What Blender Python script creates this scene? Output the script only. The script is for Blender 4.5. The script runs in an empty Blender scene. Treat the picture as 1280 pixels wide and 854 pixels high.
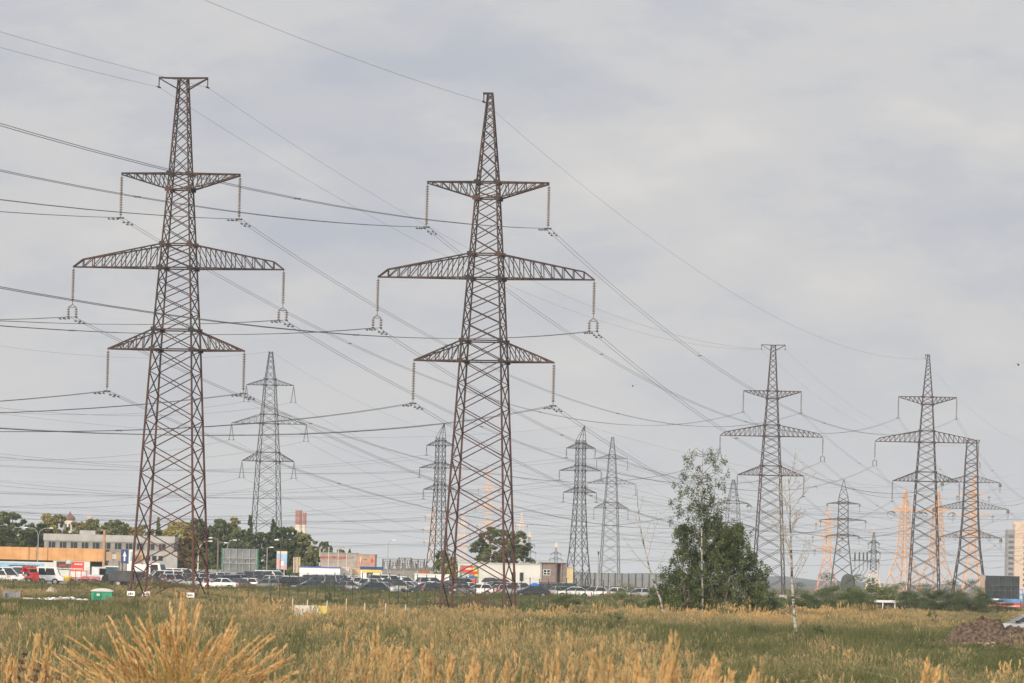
import bpy, math, random
import numpy as np
from mathutils import Vector

random.seed(7)
RNG = np.random.default_rng(11)
PI = math.pi
scene = bpy.context.scene
COL = scene.collection

# ------------------------------------------------------------------ camera, sky, sun, exposure
F, CAMZ, ROLL, HOR = 6000.0, 3.0, 0.024, 295.0
TH = math.atan(HOR / F)
FW = Vector((0, math.cos(TH), math.sin(TH)))
_r0, _u0 = Vector((1, 0, 0)), Vector((0, -math.sin(TH), math.cos(TH)))
RT = _r0 * math.cos(ROLL) + _u0 * math.sin(ROLL)
UP = _u0 * math.cos(ROLL) - _r0 * math.sin(ROLL)
CAM = Vector((0, 0, CAMZ))

cd = bpy.data.cameras.new('camera')
cam = bpy.data.objects.new('camera', cd)
COL.objects.link(cam)
from mathutils import Matrix
cam.matrix_world = Matrix(((RT.x, UP.x, -FW.x, 0), (RT.y, UP.y, -FW.y, 0), (RT.z, UP.z, -FW.z, CAMZ), (0, 0, 0, 1)))
cd.sensor_fit = 'HORIZONTAL'
cd.sensor_width = 36
cd.lens = F / 1280 * 36
cd.clip_start, cd.clip_end = 0.5, 20000
cd.dof.use_dof = True
cd.dof.focus_distance = 420
cd.dof.aperture_fstop = 20
scene.camera = cam

SUN_EL, SUN_AZ = math.radians(13), math.radians(207)      # azimuth clockwise from +Y
SUN_DIR = Vector((math.sin(SUN_AZ) * math.cos(SUN_EL), math.cos(SUN_AZ) * math.cos(SUN_EL), math.sin(SUN_EL)))
W = bpy.data.worlds.new('World')
scene.world = W
W.use_nodes = True
nt = W.node_tree
nt.nodes.clear()


def N(tree, typ, **kw):
    n = tree.nodes.new(typ)
    for k, v in kw.items():
        setattr(n, k, v)
    return n


def ramp(tree, stops, interp='LINEAR'):
    r = N(tree, 'ShaderNodeValToRGB')
    cr = r.color_ramp
    cr.interpolation = interp
    while len(cr.elements) < len(stops):
        cr.elements.new(0.5)
    for e, (p, c) in zip(cr.elements, stops):
        e.position = p
        e.color = (*c, 1) if len(c) == 3 else c
    return r


L = nt.links.new
out = N(nt, 'ShaderNodeOutputWorld')
tc = N(nt, 'ShaderNodeTexCoord')
sky = N(nt, 'ShaderNodeTexSky', sky_type='NISHITA')
sky.sun_disc = False
sky.sun_elevation = SUN_EL
sky.sun_rotation = SUN_AZ
sky.dust_density = 3
bg_sky = N(nt, 'ShaderNodeBackground')
bg_sky.inputs[1].default_value = 0.08
L(sky.outputs[0], bg_sky.inputs[0])
# cloud deck: soft grey-blue undersides with warm pale gaps
mp = N(nt, 'ShaderNodeMapping')
mp.inputs['Scale'].default_value = (1, 1, 2.0)
L(tc.outputs['Generated'], mp.inputs[0])
n1 = N(nt, 'ShaderNodeTexNoise')
n1.inputs['Scale'].default_value = 13
n1.inputs['Detail'].default_value = 6
n1.inputs['Roughness'].default_value = 0.45
n1.inputs['Distortion'].default_value = 0.3
L(mp.outputs[0], n1.inputs['Vector'])
n2 = N(nt, 'ShaderNodeTexNoise')
n2.inputs['Scale'].default_value = 29
n2.inputs['Detail'].default_value = 5
n2.inputs['Roughness'].default_value = 0.58
mp2 = N(nt, 'ShaderNodeMapping')
mp2.inputs['Scale'].default_value = (1, 1, 2.6)
mp2.inputs['Location'].default_value = (3.1, 1.7, 0.4)
L(tc.outputs['Generated'], mp2.inputs[0])
L(mp2.outputs[0], n2.inputs['Vector'])
mixn = N(nt, 'ShaderNodeMath', operation='MULTIPLY_ADD')
mixn.inputs[1].default_value = 0.45
L(n2.outputs[0], mixn.inputs[0])
sc1 = N(nt, 'ShaderNodeMath', operation='MULTIPLY')
sc1.inputs[1].default_value = 0.55
L(n1.outputs[0], sc1.inputs[0])
L(sc1.outputs[0], mixn.inputs[2])
cr = ramp(nt, [(0.36, (0.52, 0.54, 0.605)), (0.46, (0.575, 0.585, 0.63)), (0.55, (0.645, 0.642, 0.655)), (0.67, (0.725, 0.705, 0.69))], 'EASE')
L(mixn.outputs[0], cr.inputs[0])
# low band fades to an even blue grey
sep = N(nt, 'ShaderNodeSeparateXYZ')
L(tc.outputs['Generated'], sep.inputs[0])
lowf = N(nt, 'ShaderNodeMapRange')
lowf.inputs[1].default_value, lowf.inputs[2].default_value = -0.002, 0.062
L(sep.outputs[2], lowf.inputs[0])
mixc = N(nt, 'ShaderNodeMix', data_type='RGBA')
L(lowf.outputs[0], mixc.inputs[0])
mixc.inputs[6].default_value = (0.65, 0.657, 0.67, 1)
L(cr.outputs[0], mixc.inputs[7])
# the cloud deck is brighter overhead and towards the sun (behind the camera)
dot = N(nt, 'ShaderNodeVectorMath', operation='DOT_PRODUCT')
L(tc.outputs['Generated'], dot.inputs[0])
dot.inputs[1].default_value = (SUN_DIR.x * .8, SUN_DIR.y * .8, 0.65)
br = N(nt, 'ShaderNodeMapRange', interpolation_type='SMOOTHSTEP')
br.inputs[1].default_value, br.inputs[2].default_value = -0.45, 0.9
br.inputs[3].default_value, br.inputs[4].default_value = 1.0, 2.3
L(dot.outputs['Value'], br.inputs[0])
bg_cl = N(nt, 'ShaderNodeBackground')
L(mixc.outputs[2], bg_cl.inputs[0])
L(br.outputs[0], bg_cl.inputs[1])
ms = N(nt, 'ShaderNodeMixShader')
ms.inputs[0].default_value = 0.93
L(bg_sky.outputs[0], ms.inputs[1])
L(bg_cl.outputs[0], ms.inputs[2])
L(ms.outputs[0], out.inputs['Surface'])

sd = bpy.data.lights.new('sun', 'SUN')
sd.energy = 3.0
sd.angle = math.radians(11)
sd.color = (1.0, 0.83, 0.60)
sun = bpy.data.objects.new('sun', sd)
COL.objects.link(sun)
sun.rotation_euler = (-SUN_DIR).to_track_quat('-Z', 'Y').to_euler()
sun.location = (0, -50, 80)

vs = scene.view_settings
vs.view_transform = 'Standard'
vs.look = 'None'
vs.gamma = 1
vs.use_curve_mapping = False
vs.exposure = 0.0
scene.cycles.use_denoising = True
scene.cycles.max_bounces = 6
scene.cycles.transparent_max_bounces = 16
scene.cycles.volume_bounces = 1


# ------------------------------------------------------------------ pixels to places (true distance, true size)
def ray(px, py):
    return FW + RT * ((px - 640) / F) + UP * ((427 - py) / F)


def at(px, py, Y):
    d = ray(px, py)
    return CAM + d * (Y / d.y)


def sm(a, b, x):
    t = np.clip((np.asarray(x, float) - a) / (b - a), 0, 1)
    return t * t * (3 - 2 * t)


def gz(x, y):
    x = np.asarray(x, float)
    y = np.asarray(y, float)
    bank = 1.45 * (1 - sm(45, 100, y))
    left = 0.3 * sm(-10, -26, x) * sm(300, 400, y) * (1 - sm(440, 470, y))
    kx = sm(12, 34, x - 0.02 * (y - 470))
    lot = (1 - kx) * (0.62 * sm(440, 582, y) + 0.85 * sm(598, 700, y)) + kx * 0.05 * sm(440, 470, y)
    lot = lot + (1.1 - lot) * ((1 - kx) * sm(720, 900, y) + kx * sm(900, 1300, y))
    bump = 0.10 * np.sin(x * .21 + y * .05) * np.sin(y * .13 + 1.3) * sm(90, 120, y) * (1 - sm(440, 460, y))
    dip = -0.42 * np.exp(-((x + 2.4) / 11) ** 2) * sm(250, 340, y) * (1 - sm(425, 462, y))
    return bank + left + lot + bump * (1 - .8 * np.exp(-((x + 2.4) / 14) ** 2)) + dip


def hx(px, Y, py=730):
    return at(px, py, Y).x


def gp(px, Y):
    """point on the ground that shows in column px at depth Y"""
    py = 730
    for _ in range(6):
        p = at(px, py, Y)
        z = float(gz(p.x, p.y))
        v = Vector((p.x, Y, z)) - CAM
        py = 427 - F * v.dot(UP) / v.dot(FW)
    return Vector((p.x, Y, z))


# ------------------------------------------------------------------ materials
MATS = {}


def mat(name, col, col2=None, rough=0.8, scale=2.0, metal=0.0, coord='Object', detail=4, spec=None, lo=.4, hi=.6, bump=0, transl=0):
    if name in MATS:
        return MATS[name]
    m = bpy.data.materials.new(name)
    m.use_nodes = True
    t = m.node_tree
    b = t.nodes['Principled BSDF']
    b.inputs['Roughness'].default_value = rough
    b.inputs['Metallic'].default_value = metal
    if spec is not None:
        b.inputs['Specular IOR Level'].default_value = spec
    if col2 is None:
        col2 = tuple(min(1, c * 1.25) for c in col)
        col = tuple(c * 0.85 for c in col)
    if coord == 'World':
        src = N(t, 'ShaderNodeNewGeometry').outputs['Position']
    else:
        src = N(t, 'ShaderNodeTexCoord').outputs['Object']
    nz = N(t, 'ShaderNodeTexNoise')
    nz.inputs['Scale'].default_value = scale
    nz.inputs['Detail'].default_value = detail
    t.links.new(src, nz.inputs['Vector'])
    r = ramp(t, [(lo, col), (hi, col2)])
    t.links.new(nz.outputs[0], r.inputs[0])
    t.links.new(r.outputs[0], b.inputs['Base Color'])
    if bump:
        bp = N(t, 'ShaderNodeBump')
        bp.inputs['Strength'].default_value = bump
        t.links.new(nz.outputs[0], bp.inputs['Height'])
        t.links.new(bp.outputs[0], b.inputs['Normal'])
    if transl:
        tr = N(t, 'ShaderNodeBsdfTranslucent')
        t.links.new(r.outputs[0], tr.inputs[0])
        mx = N(t, 'ShaderNodeMixShader')
        mx.inputs[0].default_value = transl
        t.links.new(b.outputs[0], mx.inputs[1])
        t.links.new(tr.outputs[0], mx.inputs[2])
        t.links.new(mx.outputs[0], t.nodes['Material Output'].inputs[0])
    MATS[name] = m
    return m


def leafmat(name, a, b, c, scale=.6, transl=.25):
    """leaf colours drift between three tints through the crown, another drift per plant"""
    m = bpy.data.materials.new(name)
    m.use_nodes = True
    t = m.node_tree
    p = t.nodes['Principled BSDF']
    p.inputs['Roughness'].default_value = .6
    p.inputs['Specular IOR Level'].default_value = .25
    g = N(t, 'ShaderNodeNewGeometry')
    nz = N(t, 'ShaderNodeTexNoise')
    nz.inputs['Scale'].default_value = scale
    nz.inputs['Detail'].default_value = 5
    t.links.new(g.outputs['Position'], nz.inputs['Vector'])
    oi = N(t, 'ShaderNodeObjectInfo')
    ad = N(t, 'ShaderNodeMath', operation='MULTIPLY_ADD')
    t.links.new(oi.outputs['Random'], ad.inputs[0])
    ad.inputs[1].default_value = .22
    t.links.new(nz.outputs[0], ad.inputs[2])
    r = ramp(t, [(.38, a), (.58, b), (.78, c)])
    t.links.new(ad.outputs[0], r.inputs[0])
    t.links.new(r.outputs[0], p.inputs['Base Color'])
    tr = N(t, 'ShaderNodeBsdfTranslucent')
    t.links.new(r.outputs[0], tr.inputs[0])
    mx = N(t, 'ShaderNodeMixShader')
    mx.inputs[0].default_value = transl
    t.links.new(p.outputs[0], mx.inputs[1])
    t.links.new(tr.outputs[0], mx.inputs[2])
    t.links.new(mx.outputs[0], t.nodes['Material Output'].inputs[0])
    MATS[name] = m
    return m


M_RUST = mat('rusty_steel', (.030, .025, .026), (.078, .045, .038), .85, .45, lo=.42, hi=.6, detail=8)
_t = M_RUST.node_tree          # the old red lead paint survives on the lower members
_tc = N(_t, 'ShaderNodeTexCoord')
_sx = N(_t, 'ShaderNodeSeparateXYZ')
_t.links.new(_tc.outputs['Object'], _sx.inputs[0])
_mr = N(_t, 'ShaderNodeMapRange')
_mr.inputs[1].default_value, _mr.inputs[2].default_value = 24, 4
_t.links.new(_sx.outputs[2], _mr.inputs[0])
_nz = N(_t, 'ShaderNodeTexNoise')
_nz.inputs['Scale'].default_value = .9
_t.links.new(_tc.outputs['Object'], _nz.inputs['Vector'])
_mm = N(_t, 'ShaderNodeMath', operation='MULTIPLY')
_t.links.new(_mr.outputs[0], _mm.inputs[0])
_t.links.new(_nz.outputs[0], _mm.inputs[1])
_mx = N(_t, 'ShaderNodeMix', data_type='RGBA')
_b = _t.nodes['Principled BSDF']
_t.links.new(_mm.outputs[0], _mx.inputs[0])
_t.links.new(_b.inputs['Base Color'].links[0].from_socket, _mx.inputs[6])
_mx.inputs[7].default_value = (.14, .046, .037, 1)
_t.links.new(_mx.outputs[2], _b.inputs['Base Color'])
M_RUST2 = mat('dull_brown_steel', (.036, .029, .031), (.062, .043, .042), .75, .5)
M_GALV = mat('weathered_galvanised_steel', (.042, .045, .056), (.07, .075, .09), .7, .5)
M_ORAN = mat('sunlit_orange_steel', (.60, .335, .17), (.74, .46, .265), .7, .6)  # low warm sunlight on the far pylons is put into this colour
M_SALM = mat('salmon_red_steel', (.50, .22, .16), (.60, .32, .24), .7, .6)  # redder tone for the lower part of one pylon
M_PALE = mat('sunlit_pale_steel', (.70, .50, .34), (.8, .60, .43), .7, .6)  # paler orange, with the same sunlight put into its colour
M_INS = mat('tan_porcelain', (.14, .11, .09), (.23, .19, .155), .35, 3)
M_INSD = mat('grey_green_glass', (.16, .19, .19), (.24, .27, .26), .3, 3)
M_WIRE = mat('aluminium_wire', (.085, .08, .08), (.12, .11, .105), .6, 1)
M_WIREF = mat('dull_far_wire', (.10, .10, .11), (.14, .14, .15), .7, 1)
M_CONC = mat('concrete', (.32, .31, .29), (.44, .43, .41), .9, 3)
M_DARK = mat('black_rubber', (.018, .018, .018), (.03, .03, .03), .8, 6)
M_GLASS = mat('dark_car_glass', (.012, .016, .02), (.025, .03, .036), .08, 1.5)
M_CHROME = mat('alloy', (.4, .4, .41), (.5, .5, .51), .35, 3, metal=.8)
M_LAMP = mat('headlamp_glass', (.55, .56, .58), (.7, .7, .72), .15, 3)
M_TAIL = mat('red_lamp_glass', (.45, .02, .02), (.6, .04, .03), .2, 3)
M_WHITE = mat('white_paint', (.7, .7, .7), (.8, .8, .79), .5, 1.2)
M_DARKSTEEL = mat('dark_steel', (.05, .055, .06), (.08, .085, .09), .6, 2)
M_GREYSTEEL = mat('grey_lamp_post', (.27, .28, .29), (.36, .37, .38), .6, 2)


# ------------------------------------------------------------------ mesh helpers
class MB:
    def __init__(s):
        s.v, s.f, s.m = [], [], []

    def add(s, vs_, fs_, mi=0):
        o = len(s.v)
        s.v.extend(vs_)
        for f in fs_:
            s.f.append(tuple(i + o for i in f))
            s.m.append(mi)

    def beam(s, p, q, w, mi=0, w2=None, cap=False):
        p, q = Vector(p), Vector(q)
        d = (q - p)
        if d.length < 1e-6:
            return
        d.normalize()
        a = d.cross(Vector((0, 0, 1)) if abs(d.z) < .9 else Vector((1, 0, 0))).normalized()
        b = d.cross(a)
        h, h2 = w / 2, (w2 or w) / 2
        vs_ = [tuple(p + a * x * h + b * y * h) for x, y in ((-1, -1), (1, -1), (1, 1), (-1, 1))]
        vs_ += [tuple(q + a * x * h2 + b * y * h2) for x, y in ((-1, -1), (1, -1), (1, 1), (-1, 1))]
        fs_ = [(0, 1, 5, 4), (1, 2, 6, 5), (2, 3, 7, 6), (3, 0, 4, 7)]
        if cap:
            fs_ += [(3, 2, 1, 0), (4, 5, 6, 7)]
        s.add(vs_, fs_, mi)

    def box(s, x0, x1, y0, y1, z0, z1, mi=0):
        vs_ = [(x, y, z) for z in (z0, z1) for x, y in ((x0, y0), (x1, y0), (x1, y1), (x0, y1))]
        s.add(vs_, [(3, 2, 1, 0), (4, 5, 6, 7), (0, 1, 5, 4), (1, 2, 6, 5), (2, 3, 7, 6), (3, 0, 4, 7)], mi)

    def tube(s, pts, r, n=6, mi=0, r1=None, cap=True):
        pts = [Vector(p) for p in pts]
        k = len(pts)
        rings = []
        prev = None
        for i, p in enumerate(pts):
            d = (pts[min(i + 1, k - 1)] - pts[max(i - 1, 0)]).normalized()
            if prev is None:
                a = d.cross(Vector((0, 0, 1)) if abs(d.z) < .9 else Vector((1, 0, 0))).normalized()
            else:
                a = (prev - d * prev.dot(d))
                a = a.normalized() if a.length > 1e-6 else d.orthogonal().normalized()
            prev = a
            b = d.cross(a)
            rr = r if r1 is None else r + (r1 - r) * i / max(1, k - 1)
            rings.append([tuple(p + (a * math.cos(2 * PI * j / n) + b * math.sin(2 * PI * j / n)) * rr) for j in range(n)])
        vs_ = [v for g in rings for v in g]
        fs_ = [(i * n + j, i * n + (j + 1) % n, (i + 1) * n + (j + 1) % n, (i + 1) * n + j) for i in range(k - 1) for j in range(n)]
        if cap:
            fs_ += [tuple(range(n))[::-1], tuple((k - 1) * n + j for j in range(n))]
        s.add(vs_, fs_, mi)

    def lathe(s, prof, n=10, o=(0, 0, 0), axis='z', mi=0):
        vs_ = []
        for r, h in prof:
            for j in range(n):
                c, q = r * math.cos(2 * PI * j / n), r * math.sin(2 * PI * j / n)
                vs_.append({'z': (o[0] + c, o[1] + q, o[2] + h), 'y': (o[0] + c, o[1] + h, o[2] + q), 'x': (o[0] + h, o[1] + c, o[2] + q)}[axis])
        k = len(prof)
        fs_ = [(i * n + j, i * n + (j + 1) % n, (i + 1) * n + (j + 1) % n, (i + 1) * n + j) for i in range(k - 1) for j in range(n)]
        fs_ += [tuple(range(n))[::-1], tuple((k - 1) * n + j for j in range(n))]
        s.add(vs_, fs_, mi)

    def poly(s, pts, mi=0):
        s.add([tuple(p) for p in pts], [tuple(range(len(pts)))], mi)

    def slab(s, pts2, y0, y1, mi=0):
        """outline in x,z given a depth along y"""
        k = len(pts2)
        vs_ = [(x, y0, z) for x, z in pts2] + [(x, y1, z) for x, z in pts2]
        fs_ = [tuple(range(k)), tuple(range(2 * k - 1, k - 1, -1))] + [(i, i + k, (i + 1) % k + k, (i + 1) % k) for i in range(k)]
        s.add(vs_, fs_, mi)

    def mesh(s, name, mats, smooth=False):
        me = bpy.data.meshes.new(name)
        me.from_pydata(s.v, [], s.f)
        mats = mats if isinstance(mats, (list, tuple)) else [mats]
        for m in mats:
            me.materials.append(m)
        if len(mats) > 1:
            me.polygons.foreach_set('material_index', s.m)
        if smooth:
            me.polygons.foreach_set('use_smooth', [True] * len(s.f))
        me.update()
        return me

    def build(s, name, mats, parent=None, smooth=False, loc=None, rz=0):
        return put(name, s.mesh(name, mats, smooth), parent, loc, rz)


def put(name, me, parent=None, loc=None, rz=0):
    o = bpy.data.objects.new(name, me)
    COL.objects.link(o)
    if parent is not None:
        o.parent = parent
    if loc is not None:
        o.location = loc
    if rz:
        o.rotation_euler = (0, 0, rz)
    return o


def tag(o, label=None, cat=None, group=None, kind=None):
    if label:
        o['label'] = label
    if cat:
        o['category'] = cat
    if group:
        o['group'] = group
    if kind:
        o['kind'] = kind
    return o


def thing(name, label, cat, loc=(0, 0, 0), rz=0, group=None):
    o = bpy.data.objects.new(name, None)
    o.empty_display_size = .3
    COL.objects.link(o)
    o.location = loc
    o.rotation_euler = (0, 0, rz)
    return tag(o, label, cat, group)


def quad_cloud(name, Q, mats, mi=None):
    """Q: (n,4,3) array of quads"""
    n = len(Q)
    me = bpy.data.meshes.new(name)
    me.vertices.add(n * 4)
    me.vertices.foreach_set('co', np.ascontiguousarray(Q.reshape(-1), dtype=np.float32))
    me.loops.add(n * 4)
    me.loops.foreach_set('vertex_index', np.arange(n * 4, dtype=np.int32))
    me.polygons.add(n)
    me.polygons.foreach_set('loop_start', np.arange(0, n * 4, 4, dtype=np.int32))
    for m in (mats if isinstance(mats, (list, tuple)) else [mats]):
        me.materials.append(m)
    if mi is not None:
        me.polygons.foreach_set('material_index', np.asarray(mi, dtype=np.int32))
    me.update()
    me.validate()
    return me


def text_mesh(s, size, m, depth=.03, align='LEFT'):
    c = bpy.data.curves.new('lettering', 'FONT')
    c.body = s
    c.size = size
    c.extrude = depth
    c.align_x = align
    o = bpy.data.objects.new('lettering', c)
    me = bpy.data.meshes.new_from_object(o)
    bpy.data.objects.remove(o)
    me.transform(Matrix.Rotation(PI / 2, 4, 'X'))
    me.materials.clear()
    me.materials.append(m)
    return me


def rot2(x, y, a):
    return x * math.cos(a) - y * math.sin(a), x * math.sin(a) + y * math.cos(a)


# ------------------------------------------------------------------ ground, far land, haze
def sheet():
    xs = np.concatenate([-np.geomspace(4000, 90, 22), np.arange(-84, 85, 2.0), np.geomspace(90, 4000, 22)])
    ys = np.concatenate([np.arange(-60, 720, 2.5), np.geomspace(722, 6000, 50)])
    X, Y = np.meshgrid(xs, ys)
    Z = gz(X, Y)
    V = np.stack([X, Y, Z], -1).reshape(-1, 3)
    nx, ny = len(xs), len(ys)
    I = np.arange(nx * ny).reshape(ny, nx)
    Fq = np.stack([I[:-1, :-1], I[:-1, 1:], I[1:, 1:], I[1:, :-1]], -1).reshape(-1, 4)
    me = bpy.data.meshes.new('ground')
    me.from_pydata(V.tolist(), [], Fq.tolist())
    m = bpy.data.materials.new('weedy_soil')
    m.use_nodes = True
    t = m.node_tree
    b = t.nodes['Principled BSDF']
    b.inputs['Roughness'].default_value = .95
    g = N(t, 'ShaderNodeNewGeometry')
    na = N(t, 'ShaderNodeTexNoise')
    na.inputs['Scale'].default_value = .09
    na.inputs['Detail'].default_value = 7
    nb = N(t, 'ShaderNodeTexNoise')
    nb.inputs['Scale'].default_value = 2.5
    nb.inputs['Detail'].default_value = 4
    t.links.new(g.outputs['Position'], na.inputs['Vector'])
    t.links.new(g.outputs['Position'], nb.inputs['Vector'])
    ra = ramp(t, [(.4, (.075, .085, .035)), (.5, (.15, .12, .06)), (.6, (.24, .18, .09))])
    rb = ramp(t, [(.3, (.55, .55, .55)), (.7, (1.1, 1.1, 1.1))])
    t.links.new(na.outputs[0], ra.inputs[0])
    t.links.new(nb.outputs[0], rb.inputs[0])
    mu = N(t, 'ShaderNodeMix', data_type='RGBA', blend_type='MULTIPLY')
    mu.inputs[0].default_value = 1
    t.links.new(ra.outputs[0], mu.inputs[6])
    t.links.new(rb.outputs[0], mu.inputs[7])
    t.links.new(mu.outputs[2], b.inputs['Base Color'])
    me.materials.append(m)
    me.polygons.foreach_set('use_smooth', [True] * len(me.polygons))
    return tag(put('ground', me), kind='structure')


sheet()


def lot_surface():
    """gravel surface of the car lot laid over the ground"""
    b = MB()
    nx, ny = 40, 24
    g = [[None] * (nx + 1) for _ in range(ny + 1)]
    for j in range(ny + 1):
        for i in range(nx + 1):
            y = 586 + (690 - 586) * j / ny
            x = -88 + (18 + 88) * i / nx
            g[j][i] = (x, y, float(gz(x, y)) + .02)
    vs_ = [p for r in g for p in r]
    b.add(vs_, [(j * (nx + 1) + i, j * (nx + 1) + i + 1, (j + 1) * (nx + 1) + i + 1, (j + 1) * (nx + 1) + i) for j in range(ny) for i in range(nx)])
    tag(b.build('parking_ground', mat('lot_gravel', (.16, .15, .14), (.26, .25, .23), .95, .8, coord='World')), kind='structure')


lot_surface()


def hills():
    b = MB()
    xs = np.linspace(-3800, 3800, 260)
    for (y, h0, amp, dep) in ((3300, 4.5, 3.0, 500), (4300, 9.0, 6.0, 500)):
        r = np.random.default_rng(int(y))
        ph = r.uniform(0, 6, 8)
        top = h0 * .8 + amp * .7 * (0.5 * np.sin(xs / 240 + ph[0]) + .3 * np.sin(xs / 97 + ph[1]) + .2 * np.sin(xs / 41 + ph[2])) + amp * .25 * r.uniform(-1, 1, len(xs))
        top = top + 2.0 * sm(0, 600, xs)
        vs_, fs_ = [], []
        for i, x in enumerate(xs):
            vs_ += [(x, y - 120, .9), (x, y, max(1.5, float(top[i]))), (x, y + dep, .9)]
            if i:
                a = 3 * (i - 1)
                fs_ += [(a, a + 3, a + 4, a + 1), (a + 1, a + 4, a + 5, a + 2)]
        b.add(vs_, fs_)
    tag(b.build('hills', mat('far_woods', (.06, .072, .075), (.095, .108, .105), .95, .02, coord='World')), kind='structure')


hills()


def haze():
    b = MB()
    b.box(-4100, 4100, -80, 6100, -2.5, 66)
    m = bpy.data.materials.new('haze_air')
    m.use_nodes = True
    t = m.node_tree
    t.nodes.remove(t.nodes['Principled BSDF'])
    v = N(t, 'ShaderNodeVolumePrincipled')
    v.inputs['Color'].default_value = (.80, .86, .93, 1)
    v.inputs['Density'].default_value = .00008
    v.inputs['Anisotropy'].default_value = .0
    t.links.new(v.outputs[0], t.nodes['Material Output'].inputs['Volume'])
    o = b.build('haze', m)
    tag(o, kind='stuff')


haze()


# ------------------------------------------------------------------ pylons
def lerp_prof(prof, z):
    for (z0, s0), (z1, s1) in zip(prof, prof[1:]):
        if z <= z1:
            return s0 + (s1 - s0) * (z - z0) / (z1 - z0)
    return prof[-1][1]


def corner(prof, z, i):
    h = lerp_prof(prof, z) / 2
    sx, sy = ((-1, -1), (1, -1), (1, 1), (-1, 1))[i % 4]
    return Vector((sx * h, sy * h, z))


STRING_CACHE = {}


def string_mesh(kind, ln, m, thick=1.0):
    key = (kind, round(ln, 2), m.name, thick)
    if key in STRING_CACHE:
        return STRING_CACHE[key]
    b = MB()

    def discs(p, ln_, pitch=.215, r=.135, n=9):
        z = p[2]
        b.beam((p[0], p[1], z), (p[0], p[1], z - ln_), .05 * thick, 1)
        k = int((ln_ - .3) / pitch)
        for i in range(k):
            h = -.15 - i * pitch
            b.lathe([(.06, h), (r * thick, h - .04), (r * thick, h - .11), (.06, h - .15)], n, p, mi=0)

    if kind == 'single':
        discs((0, 0, 0), ln)
        b.box(-.3, .3, -.05, .05, -ln - .06, -ln + .06, 1)
        for x in (-.2, .2):
            b.box(x - .035, x + .035, -.25, .25, -ln - .09, -ln, 1)
    elif kind == 'fork':
        discs((0, 0, 0), ln - 1.1)
        z = -ln + 1.1
        b.beam((0, 0, z), (-.35, 0, z - .25), .06, 1)
        b.beam((0, 0, z), (.35, 0, z - .25), .06, 1)
        b.beam((-.35, 0, z - .25), (.35, 0, z - .25), .06, 1)
        for x in (-.35, .35):
            discs((x, 0, z - .2), .95)
            b.box(x - .06, x + .06, -.35, .35, -ln - .06, -ln + .06, 1)
    elif kind == 'pair':
        for x in (-1, 1):
            p, q = Vector((0, 0, 0)), Vector((x * .42, 0, -ln))
            b.beam(p, q, .07, 1)
            for i in range(int(ln / .2)):
                c = p.lerp(q, .12 + .82 * i / max(1, int(ln / .2)))
                b.lathe([(.03, 0), (.13, -.05), (.04, -.1)], 6, tuple(c), mi=0)
            b.box(q.x - .12, q.x + .12, -.25, .25, -ln - .05, -ln + .05, 1)
    elif kind == 'tension':
        for s in (-1, 1):
            for dx in (-.16, .16):
                p, q = Vector((dx, 0, 0)), Vector((dx, s * ln * .95, -ln * .28))
                b.beam(p, q, .06, 1)
                for i in range(int(ln / .25)):
                    c = p.lerp(q, .1 + .85 * i / int(ln / .25))
                    b.lathe([(.04, -.06), (.16, 0), (.04, .06)], 6, tuple(c), axis='y', mi=0)
        pts = [(0, ln * .95 * math.cos(PI * k / 10), -ln * .28 - 1.7 * math.sin(PI * k / 10)) for k in range(11)]
        b.tube(pts, .04, 5, 1)
    STRING_CACHE[key] = b.mesh('insulator_string', [m, M_DARKSTEEL])
    return STRING_CACHE[key]


def panels(prof, breaks, ratio, rtop, ztop_switch):
    """panel heights follow the body width, snapped to the cross arm levels"""
    zs = [breaks[0]]
    for a, b_ in zip(breaks, breaks[1:]):
        z, loc = a, []
        while z < b_ - .25:
            r = ratio if z < ztop_switch else rtop
            z += max(.55, lerp_prof(prof, z) * r)
            loc.append(z)
        if loc:
            k = (b_ - a) / (loc[-1] - a)
            loc = [a + (q - a) * k for q in loc]
        zs += loc
    return zs


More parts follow.
